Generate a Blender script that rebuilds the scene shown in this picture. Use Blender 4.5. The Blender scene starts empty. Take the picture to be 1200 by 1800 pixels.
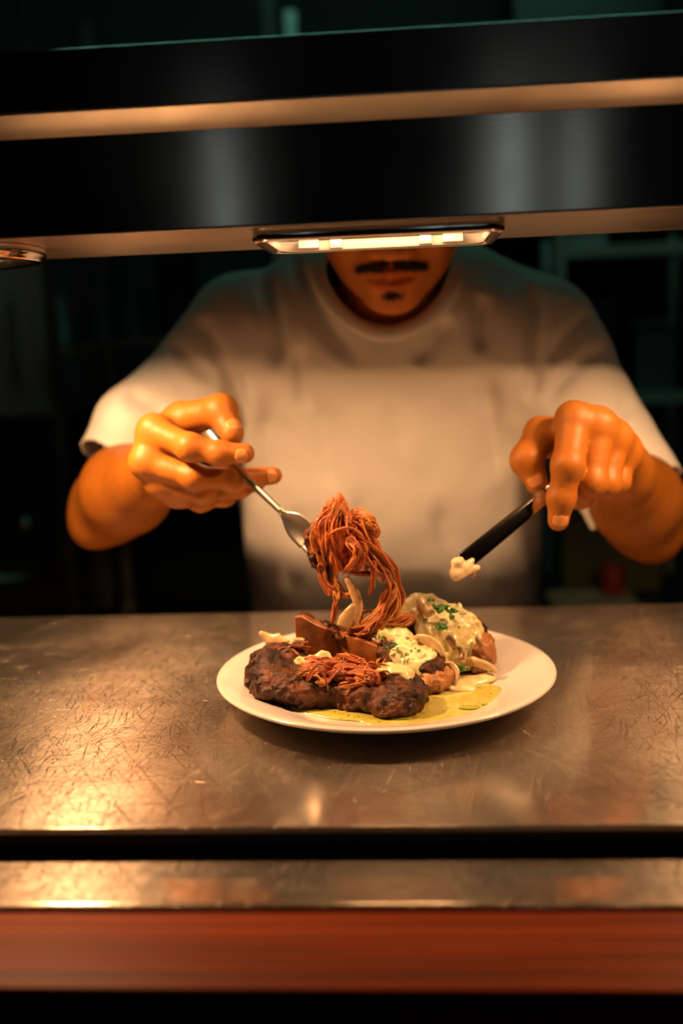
import bpy, math, random
import numpy as np
from mathutils import Vector, Matrix
from mathutils.bvhtree import BVHTree

random.seed(7)
rng = np.random.default_rng(11)
ZC = 1.05                     # height of the pass worktop; coordinates below are metres from its surface
S = bpy.context.scene
COL = S.collection

# ------------------------------------------------------------------ camera, world, exposure
cam_d = bpy.data.cameras.new('camera')
cam = bpy.data.objects.new('camera', cam_d)
COL.objects.link(cam)
S.camera = cam
pitch, yaw, roll = math.radians(-9.43488), math.radians(-4.02465), math.radians(-2.27979)
fwd = Vector((math.sin(yaw) * math.cos(pitch), math.cos(yaw) * math.cos(pitch), math.sin(pitch)))
rgt = Vector((math.cos(yaw), -math.sin(yaw), 0))
upv = rgt.cross(fwd)
r2 = math.cos(roll) * rgt + math.sin(roll) * upv
u2 = -math.sin(roll) * rgt + math.cos(roll) * upv
mw = Matrix((r2, u2, -fwd)).transposed().to_4x4()
mw.translation = Vector((0.026427, -0.820741, 0.291738 + ZC))
cam.matrix_world = mw
cam_d.sensor_fit = 'VERTICAL'
cam_d.sensor_height = 36.0
cam_d.lens = 36.0
cam_d.clip_start = 0.02
cam_d.dof.use_dof = True
cam_d.dof.focus_distance = 0.80
cam_d.dof.aperture_fstop = 2.4

wd = bpy.data.worlds.new('world')
S.world = wd
wd.use_nodes = True
wd.node_tree.nodes['Background'].inputs[0].default_value = (0.006, 0.02, 0.014, 1)
wd.node_tree.nodes['Background'].inputs[1].default_value = 0.10
S.view_settings.view_transform = 'Standard'
S.view_settings.look = 'None'
S.view_settings.gamma = 1
S.view_settings.use_curve_mapping = False
S.view_settings.exposure = 0.3
LAMP_COL = (1.0, 0.52, 0.23)
LEFT_W, MID_W, RIGHT_W = 5.2, 0.45, 3.0

# ------------------------------------------------------------------ materials
def node_mat(name):
    m = bpy.data.materials.new(name)
    m.use_nodes = True
    nt = m.node_tree
    return m, nt, nt.nodes['Principled BSDF']

def lin(c):
    return tuple(((x / 255) / 12.92 if x / 255 <= 0.04045 else ((x / 255 + 0.055) / 1.055) ** 2.4) for x in c)

def N(nt, t, **kw):
    n = nt.nodes.new(t)
    for k, v in kw.items():
        setattr(n, k, v)
    return n

def ramp(nt, fac, stops):
    r = N(nt, 'ShaderNodeValToRGB')
    el = r.color_ramp.elements
    while len(el) < len(stops):
        el.new(0.5)
    for e, (p, c) in zip(el, stops):
        e.position = p
        e.color = tuple(c) + (1,) if len(c) == 3 else c
    nt.links.new(fac, r.inputs[0])
    return r.outputs[0]

def noise(nt, scale, detail=4, rough=0.55, dist=0.0, vec=None, dim='3D'):
    n = N(nt, 'ShaderNodeTexNoise')
    n.inputs['Scale'].default_value = scale
    n.inputs['Detail'].default_value = detail
    n.inputs['Roughness'].default_value = rough
    n.inputs['Distortion'].default_value = dist
    if vec is None:
        vec = N(nt, 'ShaderNodeTexCoord').outputs['Object']
    nt.links.new(vec, n.inputs['Vector'])
    return n.outputs[0]

def bump(nt, bsdf, h, strength, dist=0.001, prev=None):
    b = N(nt, 'ShaderNodeBump')
    b.inputs['Strength'].default_value = strength
    b.inputs['Distance'].default_value = dist
    nt.links.new(h, b.inputs['Height'])
    if prev is not None:
        nt.links.new(prev, b.inputs['Normal'])
    nt.links.new(b.outputs[0], bsdf.inputs['Normal'])
    return b.outputs[0]

def mat_noise(name, stops, scale, rough, bump_s=0.3, bump_scale=None, bump_d=0.001, metal=0.0, detail=4, coat=0.0,
              sss=0.0, sss_r=(0.004, 0.0015, 0.0006), spec=0.5, rough_var=None, distort=0.0):
    m, nt, b = node_mat(name)
    f = noise(nt, scale, detail, dist=distort)
    nt.links.new(ramp(nt, f, stops), b.inputs['Base Color'])
    b.inputs['Roughness'].default_value = rough
    b.inputs['Metallic'].default_value = metal
    b.inputs['Specular IOR Level'].default_value = spec
    if rough_var:
        rr = N(nt, 'ShaderNodeMapRange')
        rr.inputs[3].default_value, rr.inputs[4].default_value = rough_var
        nt.links.new(f, rr.inputs[0])
        nt.links.new(rr.outputs[0], b.inputs['Roughness'])
    if coat:
        b.inputs['Coat Weight'].default_value = coat
        b.inputs['Coat Roughness'].default_value = 0.12
    if sss:
        b.inputs['Subsurface Weight'].default_value = sss
        b.inputs['Subsurface Radius'].default_value = sss_r
        b.inputs['Subsurface Scale'].default_value = 1.0
    if bump_s:
        bump(nt, b, noise(nt, bump_scale or scale * 4, 5), bump_s, bump_d)
    return m

def plain(name, col, rough=0.5, metal=0.0, v=0.12, scale=20, bump_s=0.0, **kw):
    c0 = tuple(x * (1 - v) for x in col)
    c1 = tuple(min(1, x * (1 + v)) for x in col)
    return mat_noise(name, [(0.3, c0), (0.7, c1)], scale, rough, bump_s, metal=metal, **kw)

def brushed(name, col, rough, along='X', strength=0.25, scratch=0.0, aniso=0.0, tan='Y'):
    m, nt, b = node_mat(name)
    b.inputs['Metallic'].default_value = 1.0
    tc = N(nt, 'ShaderNodeTexCoord').outputs['Object']
    mp = N(nt, 'ShaderNodeMapping')
    s = {'X': (3, 700, 700), 'Z': (700, 700, 3)}[along]
    mp.inputs['Scale'].default_value = s
    nt.links.new(tc, mp.inputs[0])
    g = noise(nt, 1.0, 3, 0.6, vec=mp.outputs[0])
    blot = noise(nt, 9, 4, 0.6)
    nt.links.new(ramp(nt, blot, [(0.3, tuple(c * 0.88 for c in col)), (0.7, col)]), b.inputs['Base Color'])
    rr = N(nt, 'ShaderNodeMapRange')
    rr.inputs[1].default_value, rr.inputs[2].default_value = 0.3, 0.75
    rr.inputs[3].default_value, rr.inputs[4].default_value = rough * 0.85, rough * 1.2
    nt.links.new(blot, rr.inputs[0])
    nt.links.new(rr.outputs[0], b.inputs['Roughness'])
    prev = bump(nt, b, g, strength, 0.0002)
    if aniso:
        b.inputs['Anisotropic'].default_value = aniso
        t = N(nt, 'ShaderNodeCombineXYZ')      # highlights run across the grain
        t.inputs[0].default_value, t.inputs[1].default_value, t.inputs[2].default_value = (0, 1, 0) if tan == 'Y' else (0, 0, 1)
        nt.links.new(t.outputs[0], b.inputs['Tangent'])
    if scratch:
        acc = None
        wob = noise(nt, 4.0, 1)
        for i in range(10):
            mp1 = N(nt, 'ShaderNodeMapping')
            mp1.inputs['Rotation'].default_value = (0, 0, math.pi * i / 10 + 0.13 * math.sin(i * 5.1))
            mp1.inputs['Location'].default_value = (0.37 * i, 0.21 * i, 0.5 * i)
            nt.links.new(tc, mp1.inputs[0])
            mix = N(nt, 'ShaderNodeVectorMath', operation='MULTIPLY_ADD')
            comb = N(nt, 'ShaderNodeCombineXYZ')
            nt.links.new(wob, comb.inputs[1])
            nt.links.new(comb.outputs[0], mix.inputs[0])
            mix.inputs[1].default_value = (0, 0.016, 0)
            nt.links.new(mp1.outputs[0], mix.inputs[2])
            mp2 = N(nt, 'ShaderNodeMapping')
            mp2.inputs['Scale'].default_value = (9 + 5 * (i % 3), 420 + 80 * (i % 4), 1)
            nt.links.new(mix.outputs[0], mp2.inputs[0])
            n = noise(nt, 1.0, 1.0, 0.5, vec=mp2.outputs[0])
            r = ramp(nt, n, [(0.0, (0, 0, 0)), (0.645, (0, 0, 0)), (0.69, (1, 1, 1))])
            if acc is None:
                acc = r
            else:
                mx = N(nt, 'ShaderNodeMath', operation='MAXIMUM')
                nt.links.new(acc, mx.inputs[0])
                nt.links.new(r, mx.inputs[1])
                acc = mx.outputs[0]
        # smooth mill finish with a worn, scratched layer over it
        b.inputs['Anisotropic'].default_value = 0.3
        for l in list(b.inputs['Roughness'].links):
            nt.links.remove(l)
        b.inputs['Roughness'].default_value = 0.13
        w = N(nt, 'ShaderNodeBsdfPrincipled')
        w.inputs['Metallic'].default_value = 1.0
        w.inputs['Anisotropic'].default_value = aniso
        nt.links.new(t.outputs[0], w.inputs['Tangent'])
        nt.links.new(b.inputs['Base Color'].links[0].from_socket, w.inputs['Base Color'])
        nt.links.new(rr.outputs[0], w.inputs['Roughness'])
        bump(nt, w, acc, scratch, 0.0012)
        ms = N(nt, 'ShaderNodeMixShader')
        ms.inputs[0].default_value = 0.43
        nt.links.new(b.outputs[0], ms.inputs[1])
        nt.links.new(w.outputs[0], ms.inputs[2])
        nt.links.new(ms.outputs[0], nt.nodes['Material Output'].inputs[0])
    return m

MAT = {}
MAT['counter'] = brushed('worktop_steel', (0.52, 0.45, 0.38), 0.375, 'X', 0.02, 1.1, 0.8)
MAT['ledge'] = brushed('ledge_steel', (0.40, 0.345, 0.29), 0.40, 'X', 0.02, 0.7, 0.75)
MAT['fascia'] = brushed('fascia_steel', (0.34, 0.31, 0.28), 0.17, 'X', 0.10, 0.0, 0.8, 'Z')
MAT['under'] = brushed('underside_steel', (0.48, 0.44, 0.40), 0.36, 'X', 0.2)
MAT['chrome'] = plain('chrome', (0.62, 0.61, 0.6), 0.12, 1.0, 0.05)
MAT['reflector'] = plain('reflector_metal', (0.9, 0.86, 0.8), 0.22, 1.0, 0.05)
MAT['cutlery'] = plain('cutlery_steel', (0.70, 0.66, 0.6), 0.30, 1.0, 0.06, 40)
MAT['blade'] = plain('blade_steel', (0.58, 0.57, 0.56), 0.09, 1.0, 0.08, 30)
MAT['dark_panel'] = plain('dark_panel', (0.012, 0.012, 0.011), 0.6)
MAT['plate'] = plain('white_glaze', (0.61, 0.57, 0.54), 0.16, 0.0, 0.02, 12, coat=0.3)
MAT['wall'] = plain('dark_wall_paint', (0.035, 0.045, 0.042), 0.7, v=0.2, scale=3)
MAT['floor'] = plain('floor_screed', (0.05, 0.05, 0.048), 0.5, v=0.25, scale=6)
MAT['bsteel'] = plain('kitchen_steel', (0.38, 0.42, 0.42), 0.32, 1.0, 0.15, 8)
MAT['bpale'] = plain('pale_enamel', (0.50, 0.56, 0.55), 0.4, 0.0, 0.08, 5)
MAT['bdark'] = plain('black_enamel', (0.02, 0.022, 0.02), 0.35, 0.0, 0.2, 5)
MAT['bbeige'] = plain('beechwood_board', (0.42, 0.30, 0.19), 0.6, 0.0, 0.15, 14)
MAT['bred'] = plain('red_plastic', (0.35, 0.03, 0.015), 0.4, 0.0, 0.1, 8)
MAT['bgreen'] = plain('olive_plastic', (0.10, 0.11, 0.04), 0.5, 0.0, 0.1, 8)
MAT['bblue'] = plain('blue_canister', (0.12, 0.18, 0.22), 0.35, 0.3, 0.1, 8)
MAT['trouser'] = plain('dark_twill', (0.02, 0.02, 0.024), 0.85, 0, 0.2, 60, 0.2)
MAT['shoe'] = plain('black_leather', (0.012, 0.012, 0.012), 0.4, 0, 0.2, 30)
MAT['hair'] = plain('dark_hair', (0.012, 0.008, 0.005), 0.45, 0, 0.3, 80)
MAT['nail'] = plain('fingernail', (0.60, 0.25, 0.075), 0.34, 0, 0.06, 60)

def wood():
    m, nt, b = node_mat('varnished_wood')
    tc = N(nt, 'ShaderNodeTexCoord').outputs['Object']
    mp = N(nt, 'ShaderNodeMapping')
    mp.inputs['Scale'].default_value = (1.6, 75, 75)
    nt.links.new(tc, mp.inputs[0])
    n = noise(nt, 1.0, 6, 0.6, 1.2, vec=mp.outputs[0])
    nt.links.new(ramp(nt, n, [(0.28, lin((30, 9, 0))), (0.48, lin((92, 32, 0))), (0.7, lin((122, 52, 4)))]), b.inputs['Base Color'])
    b.inputs['Roughness'].default_value = 0.48
    b.inputs['Specular IOR Level'].default_value = 0.1
    b.inputs['Coat Weight'].default_value = 0.0
    b.inputs['Coat Roughness'].default_value = 0.2
    bump(nt, b, n, 0.25, 0.0006)
    return m
MAT['wood'] = wood()

def skin():
    m, nt, b = node_mat('skin')
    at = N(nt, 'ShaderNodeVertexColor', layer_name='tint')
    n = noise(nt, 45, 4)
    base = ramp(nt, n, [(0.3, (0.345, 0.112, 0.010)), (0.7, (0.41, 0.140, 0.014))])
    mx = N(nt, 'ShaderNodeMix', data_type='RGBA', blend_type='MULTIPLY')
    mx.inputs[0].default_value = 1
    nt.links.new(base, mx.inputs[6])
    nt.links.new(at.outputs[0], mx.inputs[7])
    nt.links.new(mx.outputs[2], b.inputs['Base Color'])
    b.inputs['Roughness'].default_value = 0.5
    b.inputs['Specular IOR Level'].default_value = 0.38
    b.inputs['Subsurface Weight'].default_value = 0.06
    b.inputs['Subsurface Radius'].default_value = (0.006, 0.002, 0.0008)
    b.inputs['Subsurface Scale'].default_value = 1.0
    p = bump(nt, b, noise(nt, 260, 4, 0.6), 0.35, 0.0009)
    mp = N(nt, 'ShaderNodeMapping')
    mp.inputs['Scale'].default_value = (150, 60, 40)
    nt.links.new(N(nt, 'ShaderNodeTexCoord').outputs['Object'], mp.inputs[0])
    bump(nt, b, noise(nt, 1.0, 3, 0.6, 0.6, vec=mp.outputs[0]), 0.18, 0.0012, p)
    return m
MAT['skin'] = skin()

def cotton():
    m, nt, b = node_mat('white_cotton')
    n = noise(nt, 10, 4)
    nt.links.new(ramp(nt, n, [(0.3, (0.68, 0.67, 0.65)), (0.7, (0.76, 0.75, 0.73))]), b.inputs['Base Color'])
    b.inputs['Roughness'].default_value = 0.9
    b.inputs['Sheen Weight'].default_value = 0.15
    p = bump(nt, b, noise(nt, 900, 2), 0.25, 0.0006)
    mp = N(nt, 'ShaderNodeMapping')
    mp.inputs['Scale'].default_value = (26, 26, 5)
    nt.links.new(N(nt, 'ShaderNodeTexCoord').outputs['Object'], mp.inputs[0])
    bump(nt, b, noise(nt, 1.0, 4, 0.55, 0.8, vec=mp.outputs[0]), 0.35, 0.006, p)
    return m
MAT['cotton'] = cotton()

MAT['crust'] = mat_noise('braised_crust', [(0.38, (0.014, 0.004, 0.001)), (0.50, (0.060, 0.016, 0.004)), (0.64, (0.15, 0.042, 0.009)), (0.80, (0.26, 0.085, 0.018))], 55, 0.3, 0.8, 420, 0.002, coat=0.0, spec=0.35, rough_var=(0.12, 0.42), detail=7)
MAT['bone'] = mat_noise('browned_bone', [(0.25, (0.05, 0.014, 0.004)), (0.5, (0.24, 0.065, 0.014)), (0.75, (0.42, 0.15, 0.04))], 60, 0.42, 0.4, 150, 0.0015, coat=0.25)
MAT['toast'] = mat_noise('golden_crust', [(0.3, (0.16, 0.05, 0.012)), (0.55, (0.36, 0.14, 0.04)), (0.8, (0.48, 0.22, 0.07))], 90, 0.45, 0.7, 220, 0.002, coat=0.2)
for i, (a, c) in enumerate([((0.20, 0.040, 0.010), (0.42, 0.110, 0.025)), ((0.42, 0.095, 0.020), (0.68, 0.20, 0.045)), ((0.54, 0.18, 0.038), (0.76, 0.34, 0.09))]):
    MAT['shred%d' % i] = mat_noise('pulled_meat_%s' % ('dark', 'red', 'pale')[i], [(0.3, a), (0.7, c)], 120, 0.3, 0.8, 500, 0.0015, coat=0.35, sss=0.1)
MAT['fat'] = mat_noise('soft_fat', [(0.3, (0.52, 0.30, 0.12)), (0.7, (0.72, 0.50, 0.26))], 70, 0.3, 0.4, 200, 0.001, coat=0.4, sss=0.15)
MAT['cream'] = mat_noise('cream_sauce', [(0.30, (0.62, 0.52, 0.22)), (0.5, (0.74, 0.64, 0.32)), (0.7, (0.82, 0.74, 0.46))], 48, 0.24, 0.35, 130, 0.0012, coat=0.5, sss=0.1)
MAT['cream_pale'] = mat_noise('clinging_cream', [(0.3, (0.70, 0.52, 0.30)), (0.7, (0.80, 0.64, 0.42))], 60, 0.35, 0.3, 160, 0.001)
MAT['herb'] = mat_noise('chopped_parsley', [(0.3, (0.02, 0.10, 0.012)), (0.7, (0.07, 0.24, 0.03))], 200, 0.45, 0.3)
MAT['mush'] = mat_noise('cooked_mushroom', [(0.3, (0.42, 0.24, 0.10)), (0.55, (0.62, 0.44, 0.22)), (0.8, (0.72, 0.56, 0.32))], 60, 0.34, 0.4, 180, 0.001, coat=0.4)
MAT['gill'] = mat_noise('mushroom_skin', [(0.3, (0.10, 0.05, 0.02)), (0.7, (0.24, 0.13, 0.055))], 80, 0.36, 0.4, 180, 0.001, coat=0.4)
MAT['oil'] = plain('herb_oil', (0.30, 0.33, 0.03), 0.06, 0, 0.1, 60, coat=0.6)

def pool_mat():
    m, nt, b = node_mat('sauce_pool')
    n = noise(nt, 30, 4)
    base = ramp(nt, n, [(0.3, (0.42, 0.36, 0.05)), (0.55, (0.50, 0.45, 0.10)), (0.75, (0.58, 0.52, 0.18))])
    sp = noise(nt, 330, 2)
    k = ramp(nt, sp, [(0.63, (1, 1, 1)), (0.69, (0.35, 0.36, 0.12))])
    mx = N(nt, 'ShaderNodeMix', data_type='RGBA', blend_type='MULTIPLY')
    mx.inputs[0].default_value = 1
    nt.links.new(base, mx.inputs[6])
    nt.links.new(k, mx.inputs[7])
    nt.links.new(mx.outputs[2], b.inputs['Base Color'])
    b.inputs['Roughness'].default_value = 0.14
    b.inputs['Coat Weight'].default_value = 0.4
    bump(nt, b, noise(nt, 90, 3), 0.15, 0.001)
    return m
MAT['pool'] = pool_mat()

def glow(name, col, strength):
    m, nt, b = node_mat(name)
    b.inputs['Base Color'].default_value = (0.8, 0.75, 0.7, 1)
    b.inputs['Emission Color'].default_value = tuple(col) + (1,)
    b.inputs['Emission Strength'].default_value = strength
    return m
MAT['filament'] = glow('glowing_quartz', LAMP_COL, 4.5)
MAT['enamel'] = plain('white_enamel', (0.82, 0.80, 0.76), 0.5, 0.0, 0.03)
MAT['ceramic'] = glow('hot_ceramic', (1.0, 0.7, 0.42), 1.2)
MAT['window_glow'] = glow('evening_pane', (0.50, 0.58, 0.58), 3.0)
MAT['tube_glow'] = glow('cool_tube', (0.28, 0.85, 0.62), 7.5)

# ------------------------------------------------------------------ mesh helpers
ROOT = {}

def thing(name, label, cat, loc, group=None):
    o = bpy.data.objects.new(name, None)
    o.empty_display_size = 0.02
    COL.objects.link(o)
    o.location = (loc[0], loc[1], loc[2] + ZC)
    o['label'] = label
    o['category'] = cat
    if group:
        o['group'] = group
    ROOT[o.name] = Vector(loc)
    return o

def tag(o, label, cat, group=None):
    o['label'] = label
    o['category'] = cat
    if group:
        o['group'] = group
    return o

def mesh(name, V, F, mat, parent=None, smooth=True, kind=None, mats=None, fm=None):
    V = np.asarray(V, dtype=np.float64).reshape(-1, 3)
    if parent is not None:
        loc = ROOT[parent.name]
    else:
        lo, hi = V.min(0), V.max(0)
        loc = Vector(((lo[0] + hi[0]) / 2, (lo[1] + hi[1]) / 2, lo[2]))
    V = V - np.array(loc)
    me = bpy.data.meshes.new(name)
    if isinstance(F, np.ndarray):
        nf, k = F.shape
        me.vertices.add(len(V))
        me.vertices.foreach_set('co', V.astype(np.float32).ravel())
        me.loops.add(nf * k)
        me.loops.foreach_set('vertex_index', F.astype(np.int32).ravel())
        me.polygons.add(nf)
        me.polygons.foreach_set('loop_start', np.arange(0, nf * k, k, dtype=np.int32))
        me.update(calc_edges=True)
        me.validate()
    else:
        me.from_pydata([tuple(v) for v in V], [], F)
    me.materials.append(MAT[mat])
    for mm in (mats or []):
        me.materials.append(MAT[mm])
    if fm is not None:
        me.polygons.foreach_set('material_index', np.asarray(fm, dtype=np.int32))
    if smooth:
        me.polygons.foreach_set('use_smooth', np.ones(len(me.polygons), dtype=bool))
    me.update()
    o = bpy.data.objects.new(name, me)
    COL.objects.link(o)
    ROOT[o.name] = Vector(loc)
    if parent is not None:
        o.parent = parent
    else:
        o.location = (loc[0], loc[1], loc[2] + ZC)
    if kind:
        o['kind'] = kind
    return o

def bevel(o, w, seg=2):
    b = o.modifiers.new('bevel', 'BEVEL')
    b.width = w
    b.segments = seg
    b.limit_method = 'ANGLE'
    o.data.polygons.foreach_set('use_smooth', np.ones(len(o.data.polygons), dtype=bool))
    n = o.modifiers.new('wn', 'WEIGHTED_NORMAL')
    n.keep_sharp = True
    return o

def box(name, lo, hi, mat, parent=None, bev=0.0, kind=None):
    x0, y0, z0 = lo
    x1, y1, z1 = hi
    V = [(x0, y0, z0), (x1, y0, z0), (x1, y1, z0), (x0, y1, z0), (x0, y0, z1), (x1, y0, z1), (x1, y1, z1), (x0, y1, z1)]
    F = [(0, 3, 2, 1), (4, 5, 6, 7), (0, 1, 5, 4), (1, 2, 6, 5), (2, 3, 7, 6), (3, 0, 4, 7)]
    o = mesh(name, V, F, mat, parent, smooth=False, kind=kind)
    if bev:
        bevel(o, bev)
    return o

def extrude_x(name, prof, x0, x1, mat, parent=None, kind=None, bev=0.0):
    n = len(prof)
    V = [(x0, y, z) for y, z in prof] + [(x1, y, z) for y, z in prof]
    F = [tuple(range(n - 1, -1, -1)), tuple(range(n, 2 * n))]
    F += [(i, (i + 1) % n, n + (i + 1) % n, n + i) for i in range(n)]
    F = [tuple(reversed(f)) for f in F]
    o = mesh(name, V, F, mat, parent, smooth=False, kind=kind)
    me = o.data
    import bmesh
    bm = bmesh.new()
    bm.from_mesh(me)
    bmesh.ops.recalc_face_normals(bm, faces=bm.faces)
    bm.to_mesh(me)
    bm.free()
    if bev:
        bevel(o, bev)
    return o

def catmull(P, n):
    P = np.asarray(P, float)
    Q = np.vstack([2 * P[0] - P[1], P, 2 * P[-1] - P[-2]])
    out = []
    m = len(P) - 1
    for s in np.linspace(0, m, n):
        i = min(int(s), m - 1)
        t = s - i
        a, b, c, d = Q[i], Q[i + 1], Q[i + 2], Q[i + 3]
        out.append(0.5 * ((2 * b) + (c - a) * t + (2 * a - 5 * b + 4 * c - d) * t * t + (3 * b - a - 3 * c + d) * t ** 3))
    return np.array(out)

def sweep(P, rw, rn, wdir, sides=8, cap=True, power=1.0):
    """closed tube along P; rw half-width along wdir, rn half-thickness along the normal (scalars or per point)"""
    P = np.asarray(P, float)
    n = len(P)
    rw = np.broadcast_to(np.asarray(rw, float), (n,))
    rn = np.broadcast_to(np.asarray(rn, float), (n,))
    T = np.gradient(P, axis=0)
    T /= np.linalg.norm(T, axis=1)[:, None] + 1e-12
    w = np.asarray(wdir, float)
    if w.ndim == 1:
        w = np.broadcast_to(w, (n, 3))
    w = w - (w * T).sum(1)[:, None] * T
    w = w / (np.linalg.norm(w, axis=1)[:, None] + 1e-12)
    nn = np.cross(T, w)
    a = np.linspace(0, 2 * np.pi, sides, endpoint=False)
    ca = np.sign(np.cos(a)) * np.abs(np.cos(a)) ** power
    sa = np.sign(np.sin(a)) * np.abs(np.sin(a)) ** power
    V = P[:, None, :] + rw[:, None, None] * ca[None, :, None] * w[:, None, :] + rn[:, None, None] * sa[None, :, None] * nn[:, None, :]
    V = V.reshape(-1, 3)
    F = []
    for i in range(n - 1):
        for j in range(sides):
            k = (j + 1) % sides
            F.append((i * sides + j, i * sides + k, (i + 1) * sides + k, (i + 1) * sides + j))
    if cap:
        F.append(tuple(range(sides - 1, -1, -1)))
        F.append(tuple((n - 1) * sides + j for j in range(sides)))
    return V, F

def join(parts):
    V, F, o = [], [], 0
    for v, f in parts:
        V.append(np.asarray(v))
        F += [tuple(i + o for i in q) for q in f]
        o += len(v)
    return np.vstack(V), F

def lathe(prof, c, n=96):
    V, F = [], []
    for r, z in prof:
        for j in range(n):
            a = 2 * math.pi * j / n
            V.append((c[0] + r * math.cos(a), c[1] + r * math.sin(a), c[2] + z))
    m = len(prof)
    for i in range(m - 1):
        for j in range(n):
            k = (j + 1) % n
            F.append((i * n + j, i * n + k, (i + 1) * n + k, (i + 1) * n + j))
    F.append(tuple(range(n - 1, -1, -1)))
    F.append(tuple((m - 1) * n + j for j in range(n)))
    return V, F

# ------------------------------------------------------------------ distance fields -> smooth surfaces
def spaced(segs):
    """[(start, step), ..., (end, None)] -> grid line positions"""
    out = []
    for (a, s), (b, _) in zip(segs[:-1], segs[1:]):
        k = max(1, int(round((b - a) / s)))
        out.append(np.linspace(a, b, k, endpoint=False))
    out.append(np.array([segs[-1][0]]))
    return np.concatenate(out).astype(np.float32)

def smin(a, b, k):
    h = np.maximum(k - np.abs(a - b), 0) / k
    return np.minimum(a, b) - h * h * k * 0.25

def smax(a, b, k):
    return -smin(-a, -b, k)

NZ = rng.random((32, 32, 32)).astype(np.float32)

def vnoise(P, scale):
    """value noise in -1..1 at points P (n,3)"""
    q = P * scale
    i = np.floor(q).astype(np.int64)
    f = (q - i).astype(np.float32)
    f = f * f * (3 - 2 * f)
    i0, i1 = i % 32, (i + 1) % 32
    r = 0
    for dx in (0, 1):
        for dy in (0, 1):
            for dz in (0, 1):
                w = (f[:, 0] if dx else 1 - f[:, 0]) * (f[:, 1] if dy else 1 - f[:, 1]) * (f[:, 2] if dz else 1 - f[:, 2])
                r = r + w * NZ[(i1 if dx else i0)[:, 0], (i1 if dy else i0)[:, 1], (i1 if dz else i0)[:, 2]]
    return r * 2 - 1

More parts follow.
